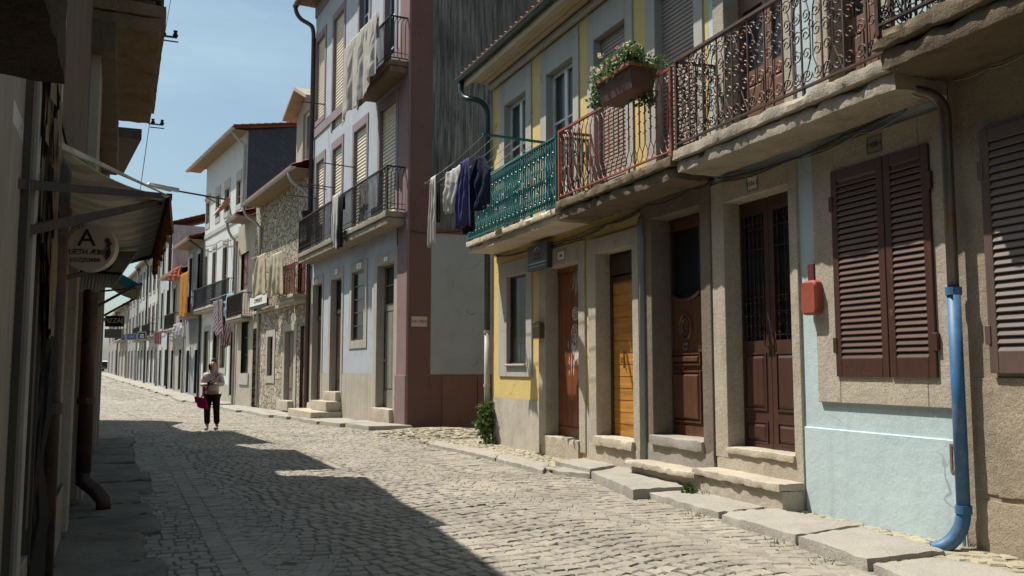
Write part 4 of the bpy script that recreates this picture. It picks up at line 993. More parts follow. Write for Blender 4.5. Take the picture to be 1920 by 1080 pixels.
m = MB(); m.box(.0, .03, tb, 9, zg1, zg1 + .12); m.box(.0, .024, tb, 9, -.6, zd); part('maroon_dado', m, MAR_SHADE, hp)
m = MB(); da, db = FA.s_(828, 740), FA.s_(828, 740) + 1.9
m.box(.024, .05, da, da + .92, -.3, zd - .05); m.box(.024, .05, da + .95, db, -.3, zd - .05); m.box(.024, .036, da - .05, db, zd - .06, zd - .02); part('cellar_door', m, paint('cellar_maroon', (.13, .06, .05), .6, rust=.3), hp)
t = thing('street_sign', 'small cream stone street sign on the maroon house corner', 'sign', FA, FA.s_(785, 603), -.03, FA.hit(785, 613)[1])
r = FA.rect(770, 593, 800, 613); m = MB(); m.box(r[0], r[1], -.05, -.02, r[2], r[3]); part('board', m, plaster('sign_cream', (.42, .36, .30), stain=.5), t, bevel=.006)
m = MB(); text_into(m, 'NAY MIZO', (r[0] + r[1]) / 2, r[2] + (r[3] - r[2]) * .38, -.053, (r[3] - r[2]) * .42, stretch=.8, shear=.3); part('lettering', m, paint('plaque_ink', (.05, .04, .05), .5, bs=0), t)
cable('grey wire crossing the maroon corner above the street sign', FA, [(-.0, -.06, FA.hit(770, 432)[1]), (.6, -.05, FA.hit(808, 437)[1]), (2.5, -.05, zg1 + .3)], .012, sag=.03)
cable('black wire under the long lavender house balcony', FP, [npt(590, 487, fr=FP), npt(640, 468, fr=FP), npt(690, 446, fr=FP), npt(745, 420, fr=FP), (FP.s_(750, 430), -.06, FP.hit(750, 460)[1])], .018, sag=.08)
# laundry on the lavender house
LINEN = fabric('linen', (.55, .52, .47)); 
zl2 = zP2 + 1.12
sh0 = FP.hit(634, 104, -1.0)[0]; sh1 = FP.hit(716, 20, -.72)[0]
cloth('bed_sheet', 'huge creased off-white sheet hanging over the top balcony of the lavender house', FP, sh0, sh1, zl2 + .05, zl2 - 1.85, -.82, LINEN, 3, .10, None, ns=130, nz_=70, hem=.05, seed=12, back=.9, taper=.5, crease=.10)
cable('short iron clothes bar beside the huge off-white sheet', FP, [(FP.s_(612, 103), -.0, zl2 + .02), (FP.s_(612, 103) + .05, -.85, zl2 + .0)], .02, sag=0, name='clothes_bar', mat=IRON, cat='clothes bar')
for k, (x, y_) in enumerate(((594, 372), (612, 355), (627, 352), (665, 314))):
    a = FP.s_(x, y_); z_ = FP.hit(x, y_)[1]; cable(['lowest iron clothes bar by the half raised shutter', 'second iron clothes bar above the lavender balcony', 'third iron clothes bar above the white towel', 'highest iron clothes bar across the third cream shutter'][k], FP, [(a, 0, z_), (a + .1, -1.0, z_ + .02)], .018, sag=0, name='clothes_bar', mat=IRON, cat='clothes bar')
a = FP.hit(630, 370, -.62)[0]
cloth('towel', 'white towel hung over the long lavender house balcony rail', FP, a - .25, a + .35, zP1 + 1.14, zP1 - .35, -.62, fabric('cloth_white', (.62, .60, .56)), 2, .05, seed=13, back=.6, taper=-.4)
cloth('trousers', 'dark trousers beside the white towel on the balcony rail', FP, a + .42, a + .85, zP1 + 1.0, zP1 - .45, -.62, DG, 3, .05, seed=14, back=.4)
cloth('striped_cloth', 'white striped cloth hanging inside the lavender house balcony', FP, FP.s_(691, 360), FP.s_(708, 350), zP1 + 1.25, zP1 + .12, -.25, fabric('cloth_stripes', (.58, .56, .54), stripes=('X', 10, (.10, .10, .11))), 2, .03, seed=15)
m = MB(); m.rough(bq0 + .06, bq0 + .4, -.48, -.2, zP1, zP1 + .42, .1, .01, 3); 
t = thing('flower_pot', 'dark pot at the far end of the long lavender house balcony', 'flower pot', FP, bq0 + .3, -.3, zP1 + 1.0)
m = MB(); m.tube([(bq0 + .3, -.3, zP1 + .98), (bq0 + .3, -.3, zP1 + 1.4)], [.13, .2], 12); part('pot', m, DARK, t); m = MB(); m.tube([(bq0 + .3, -.3, zP1 + 1.38), (bq0 + .3, -.3, zP1 + 1.44)], .22, 12); part('rim', m, DARK, t); m = MB(); m.tube([(bq0 + .3, -.3, zP1 + .0), (bq0 + .3, -.3, zP1 + .98)], .03, 6); part('stand', m, IRON, t)
# ================================================================== rubble stone house
RUB = rubble('rubble_wall', (.38, .325, .245), mortar=(.17, .145, .105), scale=3.3)
zSt = (FS.hit(462, 400)[1] + FS.hit(565, 325)[1]) / 2
sw = FS.rect
sA = (sw(473, 617, 485, 768)); sW = sw(502, 632, 512, 705); sWo = sw(499, 619, 516, 719); sD = sw(534, 622, 551, 752); sDo = sw(530, 610, 556, 775); sE_ = sw(562, 612, 574, 770)
zS1 = FS.hit(520, 575)[1]; sBd = (FS.s_(560, 450), FS.s_(574, 450), zS1, zS1 + 2.1); sBw = (FS.s_(480, 450), FS.s_(490, 450), zS1 + .0, zS1 + 2.1)
hs_ = house('stone_house', 'rubble stone house with tiled eave and a reddish balcony', FS, sS0, 0, zSt, RUB, [sA, sWo, sDo, sE_, sBd, sBw], 7, base=-.2, group='houses on the sunny side of the street')
surround(hs_, sWo, sW, LST, -.03, .2); surround(hs_, sDo, (sD[0], sD[1], sDo[2], sD[3]), LST, -.03, .2, 'door_surround')
def pdoor(p, r, y, mat, name='door', label=None):
    m = MB(); m.box(r[0], r[1], y, y + .05, r[2], r[3]); w = r[1] - r[0]; h = r[3] - r[2]; raised(m, r[0] + w * .1, r[0] + w * .48, r[2] + .15 * h, r[2] + .5 * h, y); raised(m, r[0] + w * .52, r[1] - w * .1, r[2] + .15 * h, r[2] + .5 * h, y)
    raised(m, r[0] + w * .1, r[0] + w * .48, r[2] + .55 * h, r[2] + .95 * h, y); raised(m, r[0] + w * .52, r[1] - w * .1, r[2] + .55 * h, r[2] + .95 * h, y)
    return part(name, m, mat, p, label=label)
DRED = wood('door_dullred', (.16, .055, .04), rough=.5); GREYB = wood('door_greybrown', (.17, .12, .09), rough=.6)
pdoor(hs_, sA, .15, BROWND); pdoor(hs_, sD, .14, GREYB); pdoor(hs_, sE_, .1, DRED); casement(hs_, sW, .1, BROWND, 1, 3); pdoor(hs_, sBd, .12, DRED); pdoor(hs_, sBw, .12, DRED)
for r in (sA, sD):
    m = MB(); m.rough(r[0] - .15, r[1] + .15, -.25, .15, r[2] - .35, r[2], .08, .014, int(r[0] * 10) % 17); part('doorstep', m, STEP, hs_)
zb_s = FS.hit(560, 547, -.6)[1]
balcony(hs_, FS.s_(522, 520, -.6), FS.hit(573, 520, -.2)[0], zb_s, .62, 'bars', IRONR, SLAB, zr=1.05, th=.25, seed=71)
m = MB(); m.rough(sS0 + .1, FS.s_(552, 500), -.12, .02, FS.hit(510, 580)[1] - .06, FS.hit(510, 580)[1] + .08, .1, .03, 8); part('ledge', m, SLAB, hs_)
ovs = .7; gs0 = FS.hit(455, 391, -ovs); gs1 = FS.hit(547, 309, -ovs)
zge = (gs0[1] + gs1[1]) / 2
SOFD = wood('soffit_dark', (.25, .185, .115), axis='x', var=.3, rough=.85)
soffit(hs_, gs0[0], .02, -ovs + .05, .0, zge - .03, SOFD, 4); gutter(hs_, (gs0[0], zge + .03), (.03, zge + .03), .1, ZINC, -ovs); tiles(hs_, gs0[0] + .1, -.02, -ovs, zge + .06, 3.2, zge + 1.7)
pipe(hs_, arc((gs0[0] + .2, -ovs, zge - .05), (gs0[0] + .2, -ovs, zge - .5), (gs0[0] + .5, -.3, zge - .7), 5) + [(gs0[0] + .7, -.08, zge - 1.0), (gs0[0] + .72, -.08, -.1)], .06, ZINC)
pipe(hs_, arc((-.55, -ovs, zge - .05), (-.55, -ovs, zge - .4), (-.3, -.4, zge - .6), 5) + [(-.1, -.12, zge - .9), (-.1, -.1, zge - 2)], .06, ZINC, label='short zinc pipe at the lavender house end')
# attic dormer over the stone house
t_ = MB(); dz0 = zge + .2; k0_ = FS.s_(556, 260, .6); k1_ = FS.s_(592, 260, .6); dz1 = FS.hit(572, 205, .6)[1]
dwi = FS.rect(568, 216, 590, 290, .6)
t_.sheet(k0_, k1_, dz0, dz1, .6, [dwi], .15); t_.poly((k0_, .6, dz0), (k0_, 3.5, dz0), (k0_, 3.5, dz1), (k0_, .6, dz1)); t_.poly((k1_, .6, dz0), (k1_, 3.5, dz0), (k1_, 3.5, dz1), (k1_, .6, dz1)); t_.extr([(k0_, dz1), (k1_, dz1), ((k0_ + k1_) / 2, dz1 + .55)], .6, 3.5)
dm = part('dormer', t_, LST, hs_)
m = MB(); cxd = (k0_ + k1_) / 2
for sg in (-1, 1): m.hexa([(cxd + sg * ((k1_ - k0_) / 2 + .35), .1, dz1 - .15), (cxd, .1, dz1 + .62), (cxd, 3.6, dz1 + .62), (cxd + sg * ((k1_ - k0_) / 2 + .35), 3.6, dz1 - .15), (cxd + sg * ((k1_ - k0_) / 2 + .35), .1, dz1 - .02), (cxd, .1, dz1 + .76), (cxd, 3.6, dz1 + .76), (cxd + sg * ((k1_ - k0_) / 2 + .35), 3.6, dz1 - .02)])
part('dormer_roof', m, SLAB, dm); m = MB(); m.sheet(dwi[0], dwi[1], dwi[2], dwi[3], .7, [(dwi[0] + .1, (dwi[0] + dwi[1]) / 2 - .04, dwi[2] + .1, dwi[3] - .1), ((dwi[0] + dwi[1]) / 2 + .04, dwi[1] - .1, dwi[2] + .1, dwi[3] - .1)], .05); part('dormer_frame', m, WHITEP, dm)
m = MB(); m.poly((dwi[0], .74, dwi[2]), (dwi[1], .74, dwi[2]), (dwi[1], .74, dwi[3]), (dwi[0], .74, dwi[3])); part('dormer_pane', m, glass('blue_glass', (.08, .10, .12), .8), dm)
# sheets on the stone house balcony
c0, c1 = FS.s_(479, 500, -.75), FS.s_(504, 500, -.75); zl = FS.hit(500, 478, -.75)[1]
BEI = fabric('cloth_beige', (.56, .49, .36))
cloth('beige_sheet', 'large beige sheet, the left of two on the stone house', FS, c0, c1, zl + .1, FS.hit(490, 553, -.75)[1], -.75, BEI, 2, .10, 'beige sheets', seed=21, flare=1.1, shape=lambda t: .55 + .5 * t)
cloth('beige_sheet', 'crumpled beige sheet beside the reddish balcony rail', FS, c1 + .1, FS.s_(531, 500, -.75), zl - .1, FS.hit(515, 555, -.75)[1], -.72, BEI, 3, .10, 'beige sheets', seed=22, shape=lambda t: .75 + .3 * t)
cable('wire line carrying the two beige sheets', FS, [(c0 - .8, -.74, zl + .15), (FS.s_(531, 500, -.75) + .2, -.74, zl - .0)], .015, sag=.02, name='washing_line', mat=ZINC, cat='washing line')
t = thing('shop_sign', 'small black shop sign with white band on the stone house', 'sign', FS, FS.s_(488, 568, -.3), -.3, FS.hit(488, 578, -.3)[1])
r = FS.rect(471, 556, 504, 573, -.3); m = MB(); m.box(r[0], r[1], -.36, -.3, r[2], r[3]); m.box(r[0], r[0] + .04, -.34, .0, r[3] - .05, r[3]); m.box(r[1] - .04, r[1], -.34, 0, r[3] - .05, r[3]); part('board', m, DARK, t)
m = MB(); m.box(r[0] + .06, r[1] - .06, -.37, -.355, r[2] + .12, r[3] - .08); b_ = part('band', m, WHITEP, t); m = MB(); text_into(m, 'COMMUNITEI', (r[0] + r[1]) / 2, r[2] + (r[3] - r[2]) * .38, -.374, (r[3] - r[2]) * .42, stretch=.95); part('lettering', m, DARK, t)
# ================================================================== narrow house, white house and the rest of the row
FN = Fr(FS.xy(sS0), 50)
sN0 = FN.s_(441, 650)
PLN = plaster('worn_plaster', (.36, .32, .26), var=.25, stain=.6, bs=.5)
nd = FN.rect(452, 600, 466, 700); nu = FN.rect(452, 478, 466, 540); zN = FN.hit(450, 425)[1]
hn = house('narrow_house', 'narrow worn house squeezed between the white house and the stone house', FN, sN0, -.01, zN, PLN, [nd, nu], 7, base=-.3, group='houses on the sunny side of the street')
casement(hn, nd, .12, BROWND, 1, 3); pdoor(hn, nu, .12, DRED)
m = MB(); m.box(nd[0] - .2, nd[1] + .2, -.05, .0, nd[2] - .5, nd[2]); part('window_sill', m, LST, hn); gN = FN.hit(425, 432, -.8)
soffit(hn, gN[0], .0, -.75, 0, zN - .05, SOFD, 3); gutter(hn, (gN[0], zN + .02), (.0, zN + .02), .1, ZINC, -.8); tiles(hn, gN[0], -.02, -.8, zN + .05, 3, zN + 1.4)
pipe(hn, arc((gN[0] + .1, -.8, zN - .05), (gN[0] + .1, -.8, zN - .5), (sN0 + .1, -.2, zN - .6), 5) + [(sN0 + .15, -.1, zN - 1), (sN0 + .15, -.1, -.3)], .06, ZINC)
balcony(hn, sN0 + .1, -.1, FN.hit(455, 590, -.5)[1], .5, 'bars', IRON, SLAB, zr=1.0, th=.2, seed=75)
t = thing('satellite_dish', 'brown rusted satellite dish on the narrow house eave', 'satellite dish', FN, FN.s_(434, 390, -.6), -.6, zN + .3)
m = MB(); cs_ = FN.s_(434, 390, -.6); cz = FN.hit(434, 385, -.6)[1]; rr_ = .62
for a in range(12):
    for b in range(4):
        def D(a, b):
            q = b / 4 * rr_; th = a / 12 * 6.283; x, y_ = math.cos(th) * q, math.sin(th) * q; return (cs_ + x, -.75 + .35 * (q / rr_) ** 2 * -1 + y_ * .55, cz + y_ * .8 - .1 * (q / rr_) ** 2)
        m.poly(D(a, b), D(a + 1, b), D(a + 1, b + 1), D(a, b + 1))
d_ = part('dish', m, paint('dish_brown', (.30, .20, .11), .6, rust=.5), t, smooth=True); m = MB(); m.tube([(cs_, -.7, cz), (cs_, -.6, zN + .3), (cs_, -.1, zN + .1)], .04, 6); part('mount', m, ZINC, t); m = MB(); m.tube([(cs_, -.8, cz), (cs_ - .1, -1.3, cz - .2)], .025, 5); part('arm', m, ZINC, t)
# street lamp on the white house front
FWO = FN.w(sN0 + 1.2, .9)
FWp = FN.hit(461, 330, 0.9)
FW = Fr(FN.xy(FN.hit(461, 330, .9)[0], .9), -40)
sW0 = FW.s_(379, 600)
WHT = plaster('white_plaster', (.54, .555, .555), var=.12, stain=.45, dirt=(.4, .38, .34), bs=.1)
zWt = (FW.hit(352, 321, -.75)[1] + FW.hit(429, 247, -.75)[1]) / 2 - .07
w_up = [(387, 393, 400), (405, 412, 374), (421, 430, 352), (443, 451, 333)]; w_lo = [(384, 389, 482), (399, 405, 472), (418, 426, 463), (438, 446, 455)]
zu0, zu1 = FW.hit(427, 396)[1], FW.hit(427, 350)[1] - .1; zl0, zl1 = FW.hit(422, 520)[1], FW.hit(422, 464)[1]
hol = []; ui = []; li = []
for a, b, y in w_up: i_ = (FW.s_(a, 400), FW.s_(b, 400), zu0, zu1); ui.append(i_); hol.append((i_[0] - .12, i_[1] + .12, zu0 - .3, zu1 + .5))
zWf = FW.hit(393, 570, 0)[1] + .0
for a, b, y in w_lo: i_ = (FW.s_(a, 500), FW.s_(b, 500), zWf - .2, zl1); li.append(i_); hol.append((i_[0] - .12, i_[1] + .12, i_[2], zl1 + .42))
gd = [FW.rect(382, 622, 391, 742), FW.rect(399, 622, 411, 742), FW.rect(413, 628, 423, 690), FW.rect(432, 622, 442, 742)]
hw = house('white_house', 'white three storey house with slate side wall and red tiled roof', FW, sW0, 0, zWt, WHT, hol + gd, 9, base=-.35, group='houses on the sunny side of the street')
RBW = wood('frames_redbrown', (.17, .08, .06), rough=.5)
for i_ in ui: surround(hw, (i_[0] - .12, i_[1] + .12, zu0 - .3, zu1 + .5), i_, plaster('grey_trim', (.40, .39, .36)), -.03, .2); casement(hw, i_, .08, RBW, 1, 3, .07, .05)
for i_ in li: surround(hw, (i_[0] - .12, i_[1] + .12, i_[2], zl1 + .42), i_, LST, -.03, .2); casement(hw, i_, .08, RBW, 1, 2, .07, .05, name='balcony_door')
for k, r in enumerate(gd): (pdoor(hw, r, .12, [GREYB, BROWND, RBW, GREYB][k]) if k != 2 else casement(hw, r, .1, RBW, 1, 1)); 
for k, r in enumerate(gd): m = MB(); m.ring((r[0] - .2, r[1] + .2, r[2] - (.3 if k == 2 else 0), r[3] + .3), r, -.04, -.002); part('door_surround' if k != 2 else 'window_surround', m, LST, hw)
m = MB(); zbt = FW.hit(405, 434)[1]; m.box(sW0, 0, -.05, .0, zbt - .12, zbt + .12); part('string_course', m, plaster('grey_trim', (.40, .39, .36)), hw)
m = MB(); m.sheet(sW0, 0, -1.2, FW.hit(430, 722)[1], -.02, gd); part('plinth', m, plaster('plinth_warm', (.38, .345, .29), stain=.7, bs=.2), hw)
ovw = .75; gw0 = FW.hit(352, 321, -ovw); gw1 = FW.hit(429, 247, -ovw); zgw = (gw0[1] + gw1[1]) / 2
soffit(hw, gw0[0] + .1, .25, -ovw, 0, zgw - .08, SOFD, 4); gutter(hw, (gw0[0], zgw), (.3, zgw), .11, ZINC, -ovw - .03)
tiles(hw, gw0[0] + .1, .35, -ovw, zgw + .04, 5, zgw + 1.1, pitch=.32, amp=.06)
pipe(hw, arc((-.1, -ovw, zgw - .05), (-.1, -.5, zgw - .5), (-.05, -.1, zgw - .7), 5) + [(-.05, -.09, zgw - 1), (-.05, -.09, zN)], .06, ZINC)
m, nt, b = nodes('slate_tiles'); v = coords(nt, (1, 1, 1), (.75, 0, 0)); 
tcm = N(nt, 'ShaderNodeTexBrick'); tcm.inputs['Scale'].default_value = 1.6; tcm.inputs['Color1'].default_value = (.028, .032, .045, 1); tcm.inputs['Color2'].default_value = (.04, .046, .06, 1); tcm.inputs['Mortar'].default_value = (.012, .013, .017, 1); tcm.inputs['Mortar Size'].default_value = .018; tcm.inputs['Brick Width'].default_value = .55; tcm.inputs['Row Height'].default_value = .42
sx_ = N(nt, 'ShaderNodeSeparateXYZ'); L(nt, v, sx_.inputs[0]); cb = N(nt, 'ShaderNodeCombineXYZ'); L(nt, sx_.outputs[1], cb.inputs[0]); L(nt, sx_.outputs[2], cb.inputs[1]); L(nt, cb.outputs[0], tcm.inputs['Vector'])
L(nt, tcm.outputs['Color'], b.inputs['Base Color']); b.inputs['Roughness'].default_value = .6; bump(nt, b, tcm.outputs['Fac'], .5, -.02); SLATE = m
m = MB(); m.poly((.02, .02, 0), (.02, 5, 0), (.02, 5, zgw + 1.02), (.02, .02, zgw + .05)); m.poly((.02, 5, 0), (.02, 9, 0), (.02, 9, zgw + 1.0), (.02, 5, zgw + 1.02)); part('slate_side', m, SLATE, hw)
m = MB(); m.box(-.06, .035, -.02, .06, 0, zgw - .05); part('corner_board', m, ZINC, hw)
zwb = (FW.hit(362, 585, -.6)[1] + FW.hit(426, 559, -.6)[1]) / 2
balcony(hw, FW.hit(361, 584, -.6)[0], FW.hit(427, 558, -.6)[0], zwb, .62, 'bars', paint('iron_blueblack', (.018, .024, .03), .5), SLAB, zr=1.15, th=.25, seed=77, ends=(1, 1))
t = thing('street_lamp', 'grey street lamp on a thin arm from the white house', 'street lamp', FW, FW.s_(425, 378), -.0, FW.hit(425, 378)[1])
A_ = FW.w(0, 0); lz = FW.hit(425, 376)[1]; ls = FW.s_(427, 376)
m = MB(); m.tube([(ls, 0, lz), (ls - .2, -2.6, lz + .25)], .05, 6); m.tube([(ls, 0, lz - .5), (ls - .1, -1.2, lz + .1)], .03, 5); part('arm', m, IRON, t)
m = MB(); m.hexa([(ls - .35, -2.5, lz + .18), (ls - .05, -2.5, lz + .18), (ls - .1, -4.1, lz + .42), (ls - .5, -4.1, lz + .42), (ls - .3, -2.5, lz + .42), (ls - .1, -2.5, lz + .42), (ls - .2, -4.0, lz + .58), (ls - .4, -4.0, lz + .58)]); hd = part('head', m, ZINC, t, bevel=.03)
m = MB(); m.hexa([(ls - .3, -2.9, lz + .18), (ls - .1, -2.9, lz + .18), (ls - .15, -4.0, lz + .34), (ls - .42, -4.0, lz + .34), (ls - .3, -2.9, lz + .24), (ls - .1, -2.9, lz + .24), (ls - .15, -4.0, lz + .40), (ls - .42, -4.0, lz + .40)]); part('lens', m, glass('lamp_glass', (.3, .3, .28), .8), hd)
# laundry of the white house
def hang(nm, label, x0, x1, yt, yb, d, mat, fr=FW, **k):
    s0 = fr.hit(x0, yt, d)[0]; s1 = fr.hit(x1, yt, d)[0]; zt = fr.hit((x0 + x1) / 2, yt, d)[1]; zb_ = fr.hit((x0 + x1) / 2, yb, d)[1]
    return cloth(nm, label, fr, s0, s1, zt, zb_, d, mat, **k)
hang('blue_cloth', 'light blue cloth hanging at the near end of the white house balcony', 427, 449, 549, 594, -.8, fabric('cloth_lightblue', (.30, .52, .58)), folds=2, amp=.15, seed=31)
hang('striped_towel', 'long purple striped towel dangling below the white house balcony', 402, 418, 563, 628, -.8, fabric('cloth_purplestripe', (.09, .05, .10), stripes=('X', 3, (.42, .36, .36))), folds=2, amp=.12, seed=32, drift=.9)
hang('striped_towel', 'dark red striped towel beside the light blue cloth', 416, 434, 592, 650, -.75, fabric('cloth_redstripe', (.10, .03, .04), stripes=('X', 3, (.30, .22, .22))), folds=3, amp=.12, seed=33, drift=.2)
for (q0_, q1_, yy) in ((395, 460, 543),):
    A1 = FW.hit(q0_, 562, -.8); B1 = FW.hit(q1_, 535, -.8)
    cable('washing line in front of the white house balcony', FW, [(A1[0], -.8, A1[1]), (B1[0], -.8, B1[1])], .015, sag=.05, name='washing_line', mat=ZINC, cat='washing line')
# the houses further down the street
row = Fr(FW.xy(sW0), 0)
xs = [379, 347, 318, 297, 275, 258, 240, 222, 203]
vps = [0, 10, 30, 40, 60, 60, 80, 90]
spec = [('grey plastered house with a deep eave beside the white house', (.34, .36, .38), 462, 2), ('cream house with a small iron balcony and lilac gable behind', (.46, .43, .38), 520, 2),
        ('tall pale blue-grey house with slender windows', (.44, .48, .50), 438, 3), ('plain white house with tall narrow windows', (.58, .59, .58), 480, 3), ('off-white house with small iron balcony just past the plain white house', (.56, .57, .57), 500, 3),
        ('lilac grey house with white windows far down the street', (.34, .33, .36), 520, 3), ('beige house with tiny balcony far down the street', (.42, .38, .32), 580, 2), ('farthest grey house where the street bends away', (.36, .35, .34), 596, 2)]
fr = row; O = FW.xy(sW0); farh = []
for k in range(8):
    fr = Fr(O, vps[k]); sa = fr.s_(xs[k + 1], 650); lbl, col, yt, st = spec[k]
    xm = (xs[k] + xs[k + 1]) / 2; zt = fr.hit(xm, yt)[1]; base = gz(fr.w(sa / 2).y); hh = zt - base
    w = -sa; nb = 2 if w < 7 else 3; hol = []; wins = []
    for f in range(st):
        z0_ = base + .2 if f == 0 else base + hh * f / st + .5; z1_ = base + hh * (f + 1) / st - .7 if f else base + min(hh / st - .5, 2.8)
        for q in range(nb):
            c = sa + w * (q + .5) / nb; i_ = (c - .5, c + .5, z0_, z1_); hol.append(i_); wins.append((f, q, i_))
    pm_ = plaster('far_plaster_%s' % 'abcdefgh'[k], mul(col, (.74, .74, .84, .80, .72, .8, .8, .8)[k]), var=.28, stain=.75, bs=.4)
    h_ = house('row_house', lbl, fr, sa, -.01, zt, pm_, hol, 8, base=base, group='houses on the sunny side of the street', z0=base - 2)
    fm = [RBW, BROWND, WHITEP, WHITEP, GREYFR, WHITEP, BROWND, GREYFR][k]
    for f, q, i_ in wins:
        if f == 0 and (q + k) % 3 != 2: pdoor(h_, i_, .12, [GREYB, BROWND, DRED, GRD][(q + k) % 4])
        else: casement(h_, i_, .1, fm, 1, 2, .08, .06, gl=glass('far_glass', (.05, .06, .07), .3))
        m = MB(); m.ring((i_[0] - .16, i_[1] + .16, i_[2] - (.16 if f else 0), i_[3] + .25), i_, -.05, -.002); part('window_surround' if f else 'door_surround', m, LST if k % 2 else plaster('grey_trim', (.40, .39, .36)), h_)
    ov = [.9, .8, .35, .4, .4, .3, .5, .4][k]
    soffit(h_, sa - .1, .0, -ov, 0, zt - .06, SOFD, 3); gutter(h_, (sa - .1, zt + .02), (0, zt + .02), .1, ZINC, -ov - .03); tiles(h_, sa - .1, .02, -ov, zt + .05, 4, zt + 1.5, pitch=.4, amp=.06)
    pipe(h_, [(-.12, -ov, zt - .05), (-.12, -.12, zt - .6), (-.12, -.1, base)], .07, [CABLE, ZINC, CABLE, ZINC, CABLE, ZINC, ZINC, CABLE][k])
    for f in range(1, st):
        if f == 1 and k in (0, 1, 3, 4, 6):
            balcony(h_, sa + w * .15, sa + w * .85, base + hh * f / st + .3, .6, 'bars', IRON, SLAB, zr=1.0, th=.22, seed=80 + k, ends=(1, 1))
    m = MB(); m.box(sa, 0, -.04, 0, base - 1, base + .9)
    for i_ in [q for q in hol if q[2] < base + .5]: pass
    farh.append((fr, sa, base, zt, h_)); O = fr.xy(sa)
# lilac gable rising behind
fr, sa, base, zt, h_ = farh[1]
t = thing('gable_house', 'tall lilac grey house rising behind the cream house', 'house', fr, sa / 2, 3, base, 'houses behind the row')
z1_ = fr.hit(350, 396, 3)[1]; m = MB(); m.extr([(sa - 4, base), (sa + 9, base), (sa + 9, z1_ + .3), (sa + 5, z1_ + .1), (sa - 4, z1_ - .6)], 3, 9); part('wall', m, plaster('lilac_render', (.33, .31, .35), var=.2, stain=.5), t)
m = MB(); m.extr([(sa - 4.2, z1_ - .7), (sa + 9.2, z1_ + .3), (sa + 9.2, z1_ + .5), (sa - 4.2, z1_ - .5)], 2.8, 9); part('roof', m, TILE, t)
# things hanging over the far street
fr, sa, base, zt, h_ = farh[0]
hang('orange_towel', 'long orange towel hanging down from the grey house', 339, 354, 512, 594, -.9, fabric('cloth_orange', (.50, .22, .05)), fr=fr, folds=2, amp=.08, seed=41)
hang('pink_cloth', 'white and lilac washing bundle below the grey house balcony', 326, 346, 606, 634, -.7, fabric('cloth_lilacwhite', (.52, .48, .52), var=.5), fr=farh[1][0], folds=3, amp=.2, seed=42)
hang('red_cloth', 'red and orange cloths bundled on the cream house balcony', 322, 342, 502, 522, -.8, fabric('cloth_redorange', (.50, .14, .08), var=.5), fr=farh[1][0], folds=2, amp=.2, seed=43)
def hsign(nm, label, k, x0, y0, x1, y1, col, txt, tcol, d=-1.0):
    fr = farh[k][0]; s0 = fr.hit((x0 + x1) / 2, y1, d)[0]; zz0 = fr.hit((x0 + x1) / 2, y1, d)[1]; zz1 = fr.hit((x0 + x1) / 2, y0, d)[1]
    Fq = Fr(fr.xy(s0, d), e=(math.cos(-.05), math.sin(-.05))); a0_, a1_ = Fq.s_(x0, y0), Fq.s_(x1, y0)
    t = thing(nm, label, 'sign', Fq, (a0_ + a1_) / 2, 0, zz0); m = MB(); m.box(a0_, a1_, 0, .15, zz0, zz1); m.box((a1_ - .05), a1_ + 2.2, .05, .1, zz1 - .05, zz1 + .03)
    part('board', m, paint('board_' + nm + str(k), col, .5), t); h = zz1 - zz0
    m = MB(); m.ring((a0_, a1_, zz0, zz1), (a0_ + .07, a1_ - .07, zz0 + .07, zz1 - .07), -.02, .02)
    part('rim', m, ZINC, t)
    m = MB()
    if txt: text_into(m, txt, (a0_ + a1_) / 2, zz0 + h * .32, -.02, h * .5, stretch=.8)
    else:
        m.box(a0_ + .2, a1_ - .2, -.012, .0, zz0 + h * .52, zz0 + h * .68); part('stripe', m, paint('ink_' + nm + str(k), tcol, .5, bs=0), t)
        m = MB(); m.box(a0_ + .2, a1_ - .2, -.012, .0, zz0 + h * .25, zz0 + h * .4)
    part('lettering' if txt else 'stripe', m, paint('ink_' + nm + str(k), tcol, .5, bs=0), t)
hsign('hanging_sign', 'blue hanging shop sign with pale emblem far down the street', 4, 237, 625, 257, 638, (.05, .07, .22), 'CPO', (.4, .45, .55))
hsign('hanging_sign', 'plain dark blue hanging sign beside the emblem sign', 5, 227, 627, 236, 639, (.05, .05, .17), None, (.06, .06, .2))
hsign('hanging_sign', 'black hanging sign with two white bars', 3, 258, 622, 275, 637, (.012, .012, .014), None, (.55, .55, .55))
hsign('hanging_sign', 'small red framed hanging sign on the pale house', 2, 289, 622, 301, 646, (.42, .06, .05), None, (.35, .30, .27))
# sagging cables along the fronts of the far houses
for k, (lb, zf_) in enumerate((('sagging black cable along the grey plastered house', .55), ('sagging black cable along the cream house front', .5), ('sagging black cable along the tall pale house front', .36), ('sagging black cable along the plain white house', .52))):
    fr, sa, base, zt, h_ = farh[k]; z_ = base + (zt - base) * zf_
    cable(lb, fr, [(sa, -.12, z_), (sa * .6, -.1, z_ - .1), (sa * .3, -.1, z_ + .1), (0, -.12, z_ + .05)], .022, sag=.10)
cable('thin cable drooping across the white house front', FW, [(sW0, -.12, FW.hit(381, 462)[1]), (sW0 * .5, -.1, FW.hit(408, 456)[1]), (-.4, -.12, FW.hit(437, 450)[1])], .018, sag=.15)
